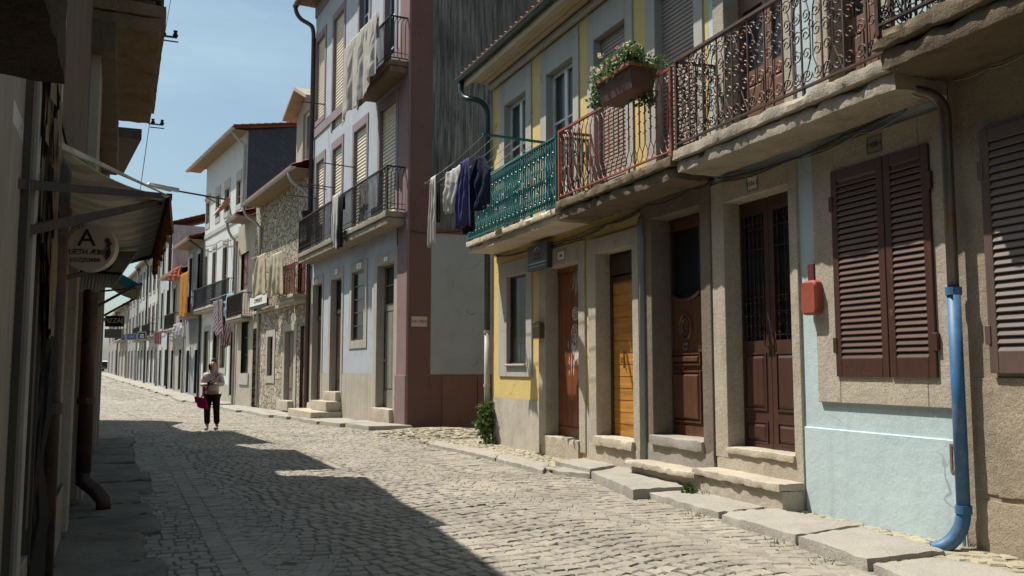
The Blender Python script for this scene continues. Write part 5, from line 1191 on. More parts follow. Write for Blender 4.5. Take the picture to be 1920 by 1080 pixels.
# parked car at the end of the street
cfr = W; cx_, cy_ = gnd(199, 702, .62); g0_ = gz(cy_)
t = thing('parked_car', 'dark car parked at the far end of the street', 'car', W, cx_, cy_, g0_)
m = MB(); k = 1.5
prof = [(-.95, .3), (.95, .3), (1.0, .75), (.86, .95), (.72, 1.5), (-.72, 1.5), (-.86, .95), (-1.0, .75)]
pts = [(cx_ + a, g0_ + b) for a, b in prof]; m.extr(pts, cy_, cy_ + 4.2); bd = part('body', m, paint('car_dark', (.02, .022, .028), .25, .3, bs=0), t, bevel=.08)
m = MB(); m.extr([(cx_ - .74, g0_ + 1.0), (cx_ + .74, g0_ + 1.0), (cx_ + .64, g0_ + 1.42), (cx_ - .64, g0_ + 1.42)], cy_ - .03, cy_ + .02); part('windscreen', m, GLASS, t)
for sg in (-1, 1):
    m = MB(); m.tube([(cx_ + sg * .92, cy_ + .7, g0_ + .32), (cx_ + sg * .74, cy_ + .7, g0_ + .32)], .32, 14); part('wheel', m, DARK, t)
    m = MB(); m.box(cx_ + sg * .62, cx_ + sg * .9, cy_ - .04, cy_ + .02, g0_ + .68, g0_ + .84); part('headlight', m, WHITEP, t)
m = MB(); m.box(cx_ - .9, cx_ + .9, cy_ - .06, cy_ + .05, g0_ + .36, g0_ + .5); part('bumper', m, ZINC, t)
# ================================================================== left-hand side of the street (in shade)
FL = Fr((-3.06, 5.9), 226, side=-1)
sl = lambda x, d=0.0: FL.s_(x, 750, d)
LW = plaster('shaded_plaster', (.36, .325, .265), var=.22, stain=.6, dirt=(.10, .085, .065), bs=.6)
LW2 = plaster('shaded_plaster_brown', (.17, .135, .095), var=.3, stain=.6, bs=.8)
PALE = wood('pale_boards', (.27, .24, .19), var=.4, rough=.7)
# points whose shadows draw the edge of the shade on the road
def caster(px, h, z=0.0):
    G = gnd(px[0], px[1], z); return (G[0] - 1.237 * (h - z) / 2.45, G[1] + .437 * (h - z) / 2.45)
e1, e2 = sl(146), FL.s_(178, 720)
dA = (sl(22), sl(50), .55, 3.3); dB = (sl(121), sl(139), .12, 2.7)
L1 = house('shaded_house', 'nearest shaded house with balconies overhead on the left', FL, -12, e1, 6.1, LW, [dA, dB], 6, base=.1, group='houses on the shaded side of the street')
m = MB(); w = (dA[1] - dA[0]) / 4
for k in range(4): m.box(dA[0] + k * w + .008, dA[0] + (k + 1) * w - .008, .08 - .02 * (k % 2), .12, dA[2], dA[3])
part('shutter', m, PALE, L1)
for a, b, q in ((1, 8, 0), (31, 36, 1), (43, 47, 0), (56, 60, 1)):
    m = MB(); m.box(sl(a), sl(b), -.058, .0, .5 + .2 * q, 3.2); part('wall_strip', m, wood('gap_dark', (.075, .06, .045), var=.4, rough=.8), L1)  # dark strips paint the shaded gaps between the boards
m = MB(); m.box(sl(12), sl(20), -.064, .0, .3, 3.4); part('wall_strip', m, wood('batten_grey', (.36, .34, .29), var=.3, rough=.8), L1); m = MB(); m.ring((dA[0] - .1, dA[1] + .1, dA[2] - .1, dA[3] + .1), dA, -.05, .12); part('window_surround', m, PALE, L1, bevel=.006)
m = MB(); m.box(dB[0], dB[1], .12, .18, dB[2], dB[3]); part('door', m, granite('brown_panel', (.14, .105, .07), bs=.8, speck=.4), L1); m = MB(); m.ring((dB[0] - .22, dB[1] + .2, dB[2], dB[3] + .2), dB, -.07, .12); part('door_surround', m, LW, L1, bevel=.01)
for a, b, q in ((sl(62), sl(84), .02), (sl(140), sl(147), .1)): m = MB(); m.box(a, b, -q, .0, -.2, 5); part('pilaster', m, LW, L1)
m = MB(); m.sheet(-12, e1 - .01, 2.95, 6.05, -.014); part('upper_wall', m, granite('brown_wall', (.17, .13, .09), bs=.9, speck=.4, stain=.7), L1)  # dark brown sheet added over the upper wall, in place of a soffit
r_ = FL.rect(22, 168, 68, 332, -.03); m = MB(); m.box(r_[0], r_[1], -.03, .0, r_[2], r_[3]); part('pale_panel', m, plaster('pale_panel', (.62, .62, .64), var=.1, stain=.25), L1, bevel=.01)
m = MB(); m.box(-4, sl(22) - .12, -.03, .0, .55, 3.4); part('wall_panel', m, PALE, L1)
m = MB(); m.sheet(-12, dB[0] - .22, -.3, .5, -.03, [(dA[0] - .1, dA[1] + .1, .45, 5)]); part('plinth', m, LW, L1)
PB = paint('pipe_brownblack', (.035, .022, .018), .5, .1, rust=.4)
pipe(L1, [(sl(95, -.09), .02, 2.52), (sl(95, -.09), -.05, 2.5), (sl(95, -.09), -.09, 2.42), (sl(95, -.09), -.09, .15)], .048, PB, label='thick dark brown downpipe', n=12, collars=[(sl(95, -.09), -.09, 1.2), (sl(95, -.09), -.09, 2.2)])
sp2 = sl(162, -.12)
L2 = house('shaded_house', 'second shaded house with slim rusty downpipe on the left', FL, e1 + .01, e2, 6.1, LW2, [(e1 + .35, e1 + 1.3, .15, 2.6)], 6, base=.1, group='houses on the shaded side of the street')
m = MB(); m.box(e1 + .35, e1 + 1.3, .1, .16, .15, 2.6); part('door', m, BROWND, L2); m = MB(); m.ring((e1 + .15, e1 + 1.5, .1, 2.8), (e1 + .35, e1 + 1.3, .1, 2.6), -.06, .1); part('door_surround', m, LW, L2)
o = pipe(L2, [(sp2, .0, 2.55), (sp2, -.08, 2.52), (sp2, -.12, 2.42), (sp2, -.12, .42)], .07, paint('pipe_rustbrown', (.06, .035, .025), .5, .2, rust=.5), label='slim rusty downpipe with a kicked out foot', collars=[(sp2, -.12, 1.1), (sp2, -.12, 2.2)])
m = MB(); m.tube([(sp2, -.12, .44), (sp2, -.12, .34), (sp2 - .02, -.22, .26), (sp2 - .03, -.30, .16), (sp2 - .03, -.31, .05)], .07, 10); part('shoe', m, PB, o, smooth=True)
for a, b, q in ((e2 - 1.3, e2 - 1.0, .08), (e2 - .3, e2, .1)): m = MB(); m.box(a, b, -q, 0, -.1, 5.3); part('pilaster', m, LW, L2)
FL2 = Fr(FL.xy(e2), 120, side=-1); L3 = house('shaded_house', 'third shaded house hidden mostly behind the awnings on the left', FL2, .01, 6.5, 5.7, LW, [], 6, base=.1, group='houses on the shaded side of the street')
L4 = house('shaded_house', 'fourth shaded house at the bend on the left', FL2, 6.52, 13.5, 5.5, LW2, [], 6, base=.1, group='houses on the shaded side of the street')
for hh, rr in ((L3, (2, 3.2, .2, 2.6)), (L4, (8, 9.2, .2, 2.6))):
    m = MB(); m.box(rr[0], rr[1], -.03, .02, rr[2], rr[3]); part('door', m, BROWND, hh); m = MB(); m.ring((rr[0] - .2, rr[1] + .2, rr[2], rr[3] + .2), rr, -.06, .0); part('door_surround', m, LST, hh)
def roofpoly(p, fr, pts, h, back=4.0, th=.22):
    P = [fr.loc(*q) for q in pts]; P = [P[0]] + P[1:]
    poly = P + [(P[-1][0], back), (P[0][0], back)]
    m = MB(); m.prism(poly, h - th, h); part('roof', m, wood('eave_boards', (.06, .042, .03), rough=.8), p)
hE = 6.8
a_, b_ = caster((945, 1080), hE), caster((690, 898), hE)
ext = (a_[0] + (a_[0] - b_[0]) * 2.4, a_[1] + (a_[1] - b_[1]) * 2.4)
roofpoly(L1, FL, [ext, a_, b_, caster((560, 896), hE)], hE)
roofpoly(L2, FL, [caster((549, 885), hE), caster((635, 882), hE), caster((555, 844), hE), caster((490, 843), hE), caster((425, 832), hE)], hE)
roofpoly(L3, FL2, [caster((420, 834), 6.4), caster((514, 831), 6.4), caster((439, 809), 6.4), caster((370, 808), 6.4), caster((313, 806), 6.4)], 6.4)
roofpoly(L4, FL2, [caster((232, 808), 6.2, -.1), caster((313, 803), 6.2, -.1), caster((346, 791), 6.2, -.1), caster((290, 785), 6.2, -.1), caster((200, 786), 6.2, -.1)], 6.2)
for hh, fr_, a, b, z0, z1 in ((L1, FL, -12, e1 - .05, 6.1, 6.6), (L2, FL, e1 + .1, e2 - .1, 6.1, 6.6), (L3, FL2, .1, 6.4, 5.7, 6.2), (L4, FL2, 6.6, 13.4, 5.5, 6.0)):
    m = MB(); m.box(a, b, .3, 3.8, z0, z1); part('attic', m, LW, hh)
# balconies overhead
q0 = FL.hit(308, 62, -.70); q1 = FL.hit(277, 300, -.70); zb2 = (q0[1] + q1[1]) / 2
balcony(L1, q0[0], min(q1[0], e1 + 3), zb2 + .3, .72, 'ornate', IRON, granite('balcony_brown', (.23, .165, .10), bs=1.0, speck=.5, stain=.8), zr=1.0, th=.3, ends=(1, 1), seed=91, chip=.02, label='far dark brown balcony')  # dark brown streaked stone over the whole slab
q2 = FL.hit(156, 172, -.32)
balcony(L1, q2[0] - 4.5, q2[0], q2[1] + .32, .34, 'bars', IRON, granite('balcony_brown_dark', (.075, .055, .035), bs=1.0, speck=.4, stain=.8), zr=1.0, th=.32, ends=(1, 1), seed=93, chip=.02, label='near blackish brown balcony')  # same slab type in a much darker brown
print('LEFT BALC', q0, q1, q2, 'e1', e1, 'e2', e2, FL.w(e2))
m = MB(); m.rough(q0[0] - .1, q1[0] + .1, -.25, .0, zb2 - .3, zb2 + .02, .08, .02, 5); part('corbel_course', m, SLABD, L1)
# dry vine with black cable bundle
def lf(x, y, d=0.0):
    q = FL.hit(x, y, d); return (q[0], d, q[1])
t = thing('dry_vine', 'thick dark dry vine trunk with shaggy bark climbing the left wall', 'vine', FL, sl(78, -.1), -.08, .05)
m = MB(); rs = random.Random(4); sv = sl(74, -.06)
for k in range(13):
    P = []; a0 = rs.uniform(0, 6.28)
    for q in range(15):
        z_ = .0 + q * .235; P.append((sv + math.cos(a0 + q * .5) * .045 + rs.uniform(-.02, .02) - max(0, z_ - 1.9) * .45, -.06 + math.sin(a0 + q * .5) * .03 + rs.uniform(-.02, .02), z_))
    m.tube(P, [rs.uniform(.010, .026) for _ in P], 5)
part('trunk', m, paint('vine_dark', (.035, .029, .022), .9, bs=.3), t)
m = MB()
for k in range(90):
    z_ = rs.uniform(1.9, 3.1); s_ = sv - .05 - (z_ - 1.9) * .55 + rs.uniform(-.14, .10); y_ = -.06 + rs.uniform(-.04, .03); Ls = rs.uniform(.2, .5)
    m.poly((s_, y_, z_), (s_ + rs.uniform(.02, .05), y_ - .02, z_), (s_ + rs.uniform(.0, .09), y_ - rs.uniform(0, .03), z_ - Ls), (s_ - .02 + rs.uniform(-.04, .04), y_ - rs.uniform(0, .03), z_ - Ls))
part('bark', m, wood('vine_bark', (.20, .15, .09), var=.5, rough=.95, bs=.6), t)
# first awning
AW = fabric('awning_canvas', (.72, .66, .54), var=.15, stripes=('X', .9, (.60, .55, .45)), bs=.2)
DA = -.68; Nf = lf(318, 353, DA); Ff = lf(286, 488, DA); zf = (Nf[2] + Ff[2]) / 2
Nw = lf(75, 248); zt = Nw[2]
t = thing('awning', 'large faded canvas awning with iron arms above the round sign', 'awning', FL, (Nf[0] + Ff[0]) / 2, 0, zt)
m = MB(); n1, n2 = 24, 12
def AP(i, k):
    a = i / n1; q = k / n2; s0 = Nw[0] + (Nf[0] - Nw[0]) * q; s1 = (Ff[0] + .1) ; s = s0 + (s1 - s0) * a
    z_ = zt + (zf - zt) * q - .07 * math.sin(math.pi * q) - .035 * abs(math.sin(a * 9.42)) * math.sin(math.pi * q)
    return (s, -.0 + DA * q, z_)
n = len(m.v); m.v += [AP(i, k) for k in range(n2 + 1) for i in range(n1 + 1)]
for k in range(n2):
    for i in range(n1): a = n + k * (n1 + 1) + i; m.f.append((a, a + 1, a + n1 + 2, a + n1 + 1))
cv_ = part('canvas', m, AW, t, smooth=True); solidify(cv_, .01)
m = MB(); nn = 30
top = [(Nf[0] + (Ff[0] + .1 - Nf[0]) * i / nn, DA - .005, zf) for i in range(nn + 1)]; bot = [(p[0], DA - .02 - .02 * math.sin(i * 1.3), zf - .20 - .05 * abs(math.sin(i * .9))) for i, p in enumerate(top)]
for i in range(nn): m.poly(top[i], top[i + 1], bot[i + 1], bot[i])
va = part('valance', m, fabric('valance_rust', (.36, .19, .10), var=.4), t, smooth=True); solidify(va, .012)
m = MB(); gus = [(Nw[0], 0, zt), (Nf[0], DA, zf), (Nw[0] + .02, -.02, zf - .1)]; m.poly(*gus); gz_ = part('gusset', m, AW, t); solidify(gz_, .01)
m = MB(); w1 = lf(12, 343); w2 = lf(12, 440); m.bar(w1, (Nf[0], DA + .04, zf - .0), .03, .038); m.bar(w2, (Nf[0] + .1, DA + .06, zf - .03), .03, .038)
w3 = lf(118, 522); m.bar(w3, (Ff[0], DA + .02, zf - .02), .025, .032); m.bar((Nf[0], DA, zf), (Ff[0] + .1, DA, zf), .04, .04); part('arms', m, paint('arm_black', (.018, .017, .016), .7, 0, rust=.25), t)
# round hanging sign under it
sS = sl(108); Fs = Fr(FL.xy(lf(118, 470)[0] + .55), e=(math.cos(.12), math.sin(.12)))
xs0, xs1 = Fs.s_(116, 470), Fs.s_(216, 470); zc0, zc1 = Fs.hit(165, 516)[1], Fs.hit(165, 418)[1]
t = thing('hanging_sign', 'round white hanging sign with a big letter A under the awning', 'sign', Fs, (xs0 + xs1) / 2, 0, zc0)
cx_, cz_ = (xs0 + xs1) / 2, (zc0 + zc1) / 2 + .02; R_ = (xs1 - xs0) / 2; m = MB()
pts = [(cx_ + R_ * 1.0 * math.cos(k * 6.283 / 28), cz_ + R_ * .98 * math.sin(k * 6.283 / 28)) for k in range(28)]; m.extr(pts, 0, .09); part('disc', m, paint('sign_white', (.62, .59, .54), .5), t)
m = MB(); text_into(m, 'A', cx_ - R_ * .08, cz_ + R_ * .02, -.006, R_ * .95, stretch=1.1); part('big_letter', m, paint('sign_ink', (.02, .02, .018), .5, bs=0), t)
m = MB(); INK = paint('sign_ink', (.02, .02, .018), .5, bs=0); text_into(m, 'NUETH \u00c6BIIO', cx_ - R_ * .05, cz_ - R_ * .32, -.006, R_ * .30, stretch=.95); part('name_line', m, INK, t); m = MB(); text_into(m, 'LOZZONIA', cx_ - R_ * .1, cz_ - R_ * .62, -.006, R_ * .24, stretch=.95); part('small_line', m, INK, t); m = MB()
for k, ch in enumerate('DUTUS.'):
    a = math.radians(152 - k * 11); n0 = len(m.v); text_into(m, ch, 0, 0, -.006, R_ * .22); ca, sa_ = math.cos(a - math.pi / 2), math.sin(a - math.pi / 2)
    for q in range(n0, len(m.v)):
        x, y_, z_ = m.v[q]; m.v[q] = (cx_ + R_ * .80 * math.cos(a) + x * ca - z_ * sa_, y_, cz_ + R_ * .80 * math.sin(a) + x * sa_ + z_ * ca)
part('arched_lettering', m, INK, t)
m = MB(); hx = cx_ + R_ * .72; hz = cz_ - R_ * .1   # wrought scroll emblem on the right of the disc
for k in range(5): m.spiral((hx + .01 * (k % 2), hz - R_ * .3 + k * R_ * .16), .022, .006, k * 2.1, 1.4, -.012, .004)
m.tube([(hx - .01, -.01, hz - R_ * .45), (hx + .015, -.01, hz), (hx - .005, -.01, hz + R_ * .45)], .005, 5); part('scroll_emblem', m, IRON, t)
m = MB(); m.bar((xs0 - .3, .045, zc1 + .02), (xs1 - .1, .045, zc1 + .02), .03); m.tube([(cx_, .045, zc1 + .02), (cx_, .045, zc1 - .06)], .012, 5); part('bracket', m, IRON, t)
# white shop canopy behind the sign
t = thing('shop_canopy', 'small white cloth canopy sagging just below the round sign', 'awning', FL, lf(150, 520)[0] + .9, 0, lf(150, 520)[2])
m = MB(); sA = lf(125, 540)[0] + .7; zz = FL.hit(128, 545, 0)[1]
Fc = Fr(FL.xy(sA), e=(math.cos(.1), math.sin(.1)))
ca0, ca1, cb0 = Fc.s_(124, 540), Fc.s_(224, 540), Fc.hit(170, 545)[1]; ct = Fc.hit(170, 506)[1]
nn = 16; P = [(i / nn) for i in range(nn + 1)]
def toFL(a, y_, z_):
    v = Fc.w(a, y_); q = FL.loc(v.x, v.y); return (q[0], q[1], z_)
rowA = [toFL(ca0 + (ca1 - ca0) * q, 0, cb0 + .02 * math.sin(q * 20) + (.10 * max(0, q - .7) / .3)) for q in P]; rowB = [toFL(ca0 + (ca1 - ca0) * q, .05, ct - .03 * q) for q in P]; rowC = [toFL(ca0 + (ca1 - ca0) * q * .8, .7, ct + .25) for q in P]
for i in range(nn): m.poly(rowA[i], rowA[i + 1], rowB[i + 1], rowB[i]); m.poly(rowB[i], rowB[i + 1], rowC[i + 1], rowC[i])
c_ = part('canvas', m, fabric('canopy_white', (.55, .53, .50)), t, smooth=True); solidify(c_, .01)
m = MB(); m.tube(rowB, .015, 5); part('frame', m, IRON, t)
# second awning further along
f1 = lf(262, 542, -.66); sN = f1[0]; t = thing('awning', 'second beige awning with a torn teal edge further along the left', 'awning', FL, sN, 0, f1[2])
m = MB(); n1, n2 = 14, 8; sW = sN - 1.0; sF = sN + 2.2; zfa = f1[2]; zwa = zfa + .35
for i in range(n1):
    for k in range(n2):
        def A2(i, k): q = k / n2; a = i / n1; return (sW + (sF - sW) * a, -.66 * q, zwa + (zfa - zwa) * q - .08 * math.sin(3.14 * q) - .04 * abs(math.sin(a * 7)) * q)
        m.poly(A2(i, k), A2(i + 1, k), A2(i + 1, k + 1), A2(i, k + 1))
c_ = part('canvas', m, fabric('awning_beige', (.44, .39, .30), var=.3), t); solidify(c_, .01)
m = MB(); m.poly((sW, -.1, zwa - .05), (sW, -.60, zfa + .02), (sW, -.5, zfa - .12), (sW, -.2, zwa - .25)); c_ = part('torn_edge', m, fabric('torn_teal', (.04, .22, .24)), t); solidify(c_, .01)
m = MB(); m.bar((sW, -.66, zfa), (sF, -.66, zfa), .05); m.bar((sW, 0, zfa - .4), (sW, -.62, zfa), .04); m.bar((sF, 0, zfa - .4), (sF, -.62, zfa), .04); m.bar((sW, 0, zfa - .15), (sW + .5, -.62, zfa - .02), .03); part('arms', m, IRON, t)
t = thing('hanging_sign', 'dark hanging sign with white letters beneath the second awning', 'sign', FL, f1[0] + 2, 0, f1[2] - .6)
Fq = Fr(FL.xy(f1[0] + 2.4), e=(math.cos(.05), math.sin(.05))); a0_, a1_ = Fq.s_(197, 600), Fq.s_(229, 600); zz0, zz1 = Fq.hit(213, 612)[1], Fq.hit(213, 592)[1]; m = MB()
P = []
def bx(mm, a0, a1, y0, y1, z0, z1):
    mm.hexa([toq(a0, y0, z0), toq(a1, y0, z0), toq(a1, y1, z0), toq(a0, y1, z0), toq(a0, y0, z1), toq(a1, y0, z1), toq(a1, y1, z1), toq(a0, y1, z1)])
def toq(a, y_, z_):
    v = Fq.w(a, y_); q = FL.loc(v.x, v.y); return (q[0], q[1], z_)
bx(m, a0_, a1_, 0, .12, zz0, zz1); bx(m, a0_ - .6, a0_, .04, .08, zz1 - .1, zz1 - .04); part('board', m, DARK, t)
m = MB(); text_into(m, 'PIZZAI', (a0_ + a1_) / 2, zz0 + (zz1 - zz0) * .35, -.01, (zz1 - zz0) * .6, stretch=.95); m.v = [toq(*p) for p in m.v]; part('lettering', m, WHITEP, t)
m = MB(); bx(m, a0_, a1_, .0, .12, zz0 - .22, zz0 - .05); part('light_strip', m, paint('strip_grey', (.3, .3, .3), .5), t)
# insulator brackets and overhead wires
for k, (x, y_, lb) in enumerate(((299, 66, 'upper wire bracket with insulator on the far left balcony edge'), (281, 232, 'lower wire bracket with insulator near the balcony corner'))):
    p = lf(x, y_, -.72); t = thing('wire_bracket', lb, 'bracket', FL, *p, group='wire brackets'); m = MB(); m.bar((p[0], -.70, p[2]), (p[0], -.94, p[2]), .03, .02); m.bar((p[0], -.72, p[2] - .06), (p[0], -.96, p[2] - .06), .015); part('arm', m, IRON, t)
    m = MB()
    for q in (-.77, -.92): m.tube([(p[0], q, p[2]), (p[0], q, p[2] + .03), (p[0], q, p[2] + .06), (p[0], q, p[2] + .09)], [.025, .038, .02, .03], 8)
    part('insulator', m, DARK, t)
A, B = lf(299, 66, -.77), lf(281, 232, -.77); A2_, B2_ = lf(299, 66, -.92), lf(281, 232, -.92)
d = (A[0] - B[0], 0, A[2] - B[2])
cable('inner overhead wire between the two wire brackets', FL, [(A[0] - 6, -.70, A[2] + 2.6), (A[0], -.77, A[2] + .09), (B[0], -.77, B[2] + .09), (B[0] + 30, -.6, B[2] + .2)], .006, sag=.0)
cable('outer overhead wire leading up past the upper wire bracket', FL, [(A[0] - 6, -1.25, A[2] + 2.6), (A2_[0] + .2, -1.06, A2_[2] + .35), (B2_[0], -.92, B2_[2] + .09), (B2_[0] + 30, -.8, B2_[2] + .2)], .006, sag=.0)
# ================================================================== ground
XS = [-160, -60, -20, -12, -8, -5, -3, -1, 1, 3, 5, 8, 15, 40, 120]; YS = [-40, -10, 0, 4, 8, 12, 16, 20, 25, 30, 37, 45, 50, 55, 60, 65, 70, 78, 85, 92, 100, 115, 130, 200, 400]
m, nt, b = nodes('road_bed'); v = coords(nt)
col = ramp(nt, noise_n(nt, v, 2.5, 6, .65), [(.3, (.10, .088, .066)), (.7, (.20, .175, .13))])
br = N(nt, 'ShaderNodeTexBrick'); br.inputs['Scale'].default_value = 3.2; br.inputs['Mortar Size'].default_value = .03; br.inputs['Color1'].default_value = (1, 1, 1, 1); br.inputs['Color2'].default_value = (.75, .75, .75, 1); br.inputs['Mortar'].default_value = (.35, .35, .35, 1)
L(nt, v, br.inputs['Vector']); col = mix(nt, .6, col, br.outputs['Color'], 'MULTIPLY')
L(nt, col, b.inputs['Base Color']); b.inputs['Roughness'].default_value = .95; bump(nt, b, noise_n(nt, v, 12, 5, .7), .6, .03)
g = MB(); nX = len(XS)
g.v = [(x, y, gz(y) - .0115) for y in YS for x in XS]
for j in range(len(YS) - 1):
    for i in range(nX - 1): a = j * nX + i; g.f.append((a, a + 1, a + nX + 1, a + nX))
struct('road', g, m, smooth=True)
# ---- stones
def facX(Y):
    """x of the right-hand facade line at depth Y"""
    P = [near.xy(2), near.xy(sB0), FY.xy(sY0), FP.xy(0), FP.xy(sP0), FS.xy(sS0), FN.xy(sN0), FW.xy(sW0)]
    for (a, b) in zip(P, P[1:]):
        if a[1] <= Y <= b[1]: return a[0] + (b[0] - a[0]) * (Y - a[1]) / (b[1] - a[1])
    return P[0][0] if Y < P[0][1] else P[-1][0] - .6 * (Y - P[-1][1])
def leftX(Y):
    a = FL.w(-8); b_ = FL.w(e2)
    if Y <= b_.y: return a.x + (b_.x - a.x) * (Y - a.y) / (b_.y - a.y)
    c = FL2.w(13.5); return b_.x + (c.x - b_.x) * (Y - b_.y) / (c.y - b_.y)
def stones(name, cells, mat, seed, dome=.012, kind='structure', gap=.985, tilt=.022, inset=.11):
    """cells: array of (x, y, z, half width, half depth, angle); one low block per cell with rounded shoulders"""
    rng = np.random.default_rng(seed); c = np.array(cells); n = len(c)
    u = np.array([-1, -1 + inset * 1.6, 1 - inset * 1.6, 1]); U, V = np.meshgrid(u, u, indexing='ij')
    edge = (np.abs(U) > .99) | (np.abs(V) > .99); corner = (np.abs(U) > .99) & (np.abs(V) > .99)
    U = np.where(corner, U * .91, U); V = np.where(corner, V * .91, V)
    Ux = U[None] + rng.normal(0, .04, (n, 4, 4)); Vx = V[None] + rng.normal(0, .04, (n, 4, 4))
    hx = c[:, 3, None, None] * gap; hy = c[:, 4, None, None] * gap
    ang = c[:, 5] + rng.normal(0, .035, n); ca, sa = np.cos(ang)[:, None, None], np.sin(ang)[:, None, None]
    lx, ly = Ux * hx, Vx * hy
    tx, ty = rng.normal(0, tilt, n)[:, None, None], rng.normal(0, tilt, n)[:, None, None]
    z = np.where(edge, -.014, 0)[None] + rng.normal(0, .0022, n)[:, None, None] + lx * tx + ly * ty + rng.normal(0, .0018, (n, 4, 4))
    X = c[:, 0, None, None] + lx * ca - ly * sa; Y = c[:, 1, None, None] + lx * sa + ly * ca; Z = c[:, 2, None, None] + z
    co = np.stack([X, Y, Z], -1).reshape(-1, 3)
    f = np.array([[i * 4 + j, (i + 1) * 4 + j, (i + 1) * 4 + j + 1, i * 4 + j + 1] for i in range(3) for j in range(3)])
    F_ = (f[None] + (np.arange(n) * 16)[:, None, None]).reshape(-1, 4)
    me = bpy.data.meshes.new(name); me.vertices.add(len(co)); me.vertices.foreach_set('co', co.ravel().astype(np.float32))
    me.loops.add(F_.size); me.loops.foreach_set('vertex_index', F_.ravel().astype(np.int32)); me.polygons.add(len(F_))
    me.polygons.foreach_set('loop_start', (np.arange(len(F_)) * 4).astype(np.int32)); me.polygons.foreach_set('loop_total', np.full(len(F_), 4, np.int32))
    me.polygons.foreach_set('use_smooth', np.zeros(len(F_), bool)); me.update()
    at = me.attributes.new('stone', 'FLOAT', 'FACE'); at.data.foreach_set('value', np.repeat(rng.random(n), 9).astype(np.float32))
    me.materials.append(mat); o = bpy.data.objects.new(name, me); C.objects.link(o); o['kind'] = kind; return o
def stonemat(name, c, warm):
    m, nt, b = nodes(name); v = coords(nt); a = N(nt, 'ShaderNodeAttribute', attribute_name='stone')
    col = ramp(nt, a.outputs['Fac'], [(0, mul(c, .68)), (.35, c), (.6, mul(c, 1.08)), (.8, warm), (1, mul(c, 1.3))])
    col = mix(nt, .5, col, ramp(nt, noise_n(nt, v, 35, 4, .65), [(.3, mul(c, .6)), (.7, mul(c, 1.25))]))
    col = mix(nt, ramp(nt, noise_n(nt, v, .8, 5, .6), [(.40, (0, 0, 0)), (.66, (.6, .6, .6))]), col, mul(c, .55))
    L(nt, col, b.inputs['Base Color']); b.inputs['Roughness'].default_value = .72; b.inputs['Specular IOR Level'].default_value = .35
    bump(nt, b, noise_n(nt, v, 45, 4, .65), .45, .008); return m
CB = stonemat('cobble_stone', (.305, .276, .232), (.34, .30, .23)); CAL = stonemat('pavement_stone', (.38, .34, .25), (.42, .36, .235))
rng = np.random.default_rng(5); cells = []
th = math.radians(22.5); ca, sa = math.cos(th), math.sin(th)
yr = 1.5
while yr < 112:
    q_ = 1 if yr < 30 else (1.3 if yr < 45 else (2.2 if yr < 70 else 4)); dep = rng.uniform(.12, .155) * q_; off = rng.uniform(0, .13)
    b_ = (-9.0 if yr < 40 else -26.0) + off
    while b_ < (9 if yr < 40 else 6):
        wd = rng.uniform(.085, .15) * q_; bc = b_ + wd / 2; b_ += wd
        # rows bow in shallow fans across the street
        wav = .20 * math.sin(bc * 1.7 + yr * .22) + .06 * math.sin(bc * 4.3 + yr * .6)
        Xc = -.42 * yr - .25 - (.07 * (yr - 40) if yr > 40 else 0); X = Xc + bc * ca + .0; Y = yr + bc * sa + wav
        if Y < 3.6 or Y > 115 or abs(X / max(Y, 1)) > .72: continue
        rx = facX(Y) - .05 if Y < 45 else X + 1
        if 16.0 < Y < 22.2: rx = max(rx, 1.2)
        lx = leftX(Y) + .05 if Y < 30 else -99
        if X < lx or X > rx: continue
        sl_ = (.34 * math.cos(bc * 1.7 + yr * .22) + .26 * math.cos(bc * 4.3 + yr * .6)) / 2.2
        cells.append((X, Y, gz(Y) + .006 * math.sin(X * 1.3 + Y), wd / 2, dep / 2, th + sl_ * 2.2))
    yr += dep / 1.0
stones('cobblestones', cells, CB, 3)
# line of long gutter stones on the shaded side
cells = []
for row_ in range(2):
    s_ = -4.0
    while s_ < 13:
        ln = rng.uniform(.12, .22); y_ = -1.15 - row_ * .17; v = FL.w(s_ + ln / 2, y_); cells.append((v.x, v.y, gz(v.y) + .003, ln / 2, .08, FL.rot)); s_ += ln
stones('gutter_stones', cells, CB, 8)
# ---- right pavement
def g_(x, y, z=.09): return gnd(x, y, z)
kpx = [(1990, 1180), (1655, 1077), (1625, 1047), (1491, 1004), (1348, 962), (1213, 922), (1185, 916), (1108, 884), (1034, 880), (930, 858), (803, 831), (772, 822)]
kp = [g_(*p) for p in kpx]
far_in = FY.w(sY0 - .25, .2); poly = [(5.2, 3.2)] + kp + [(far_in.x - .1, far_in.y + .1)] + [FY.xy(sY0, .3), FY.xy(0, .3), near.xy(sB1, .3), (5.6, 3.2)]
pin = [(x + .14 * near.i[0], y + .14 * near.i[1]) for x, y in kp]; m = MB(); m.prism([poly[0]] + pin + poly[1 + len(kp):], -.12, .055); struct('pavement', m, plaster('pavement_sand', (.26, .23, .175), var=.25, stain=.3, bs=.6))
def inpoly(x, y, P):
    c = False
    for (x1, y1), (x2, y2) in zip(P, P[1:] + P[:1]):
        if (y1 > y) != (y2 > y) and x < (x2 - x1) * (y - y1) / (y2 - y1) + x1: c = not c
    return c
cells = []; yy = 3.4
while yy < 17.5:
    xx = -1.6
    while xx < 5.4:
        w_ = rng.uniform(.08, .13)
        X, Y = xx + rng.normal(0, .012), yy + rng.normal(0, .015) + xx * .35
        if inpoly(X - .14, Y - .05, poly): cells.append((X, Y, .068 + rng.normal(0, .004), w_ * .5, .055, rng.uniform(-.5, .5)))
        xx += w_
    yy += .11
stones('pavement_stones', cells, CAL, 9)
KERB = granite('kerb_granite', (.335, .315, .275), bs=.7, speck=.3, var=.15, stain=.25)
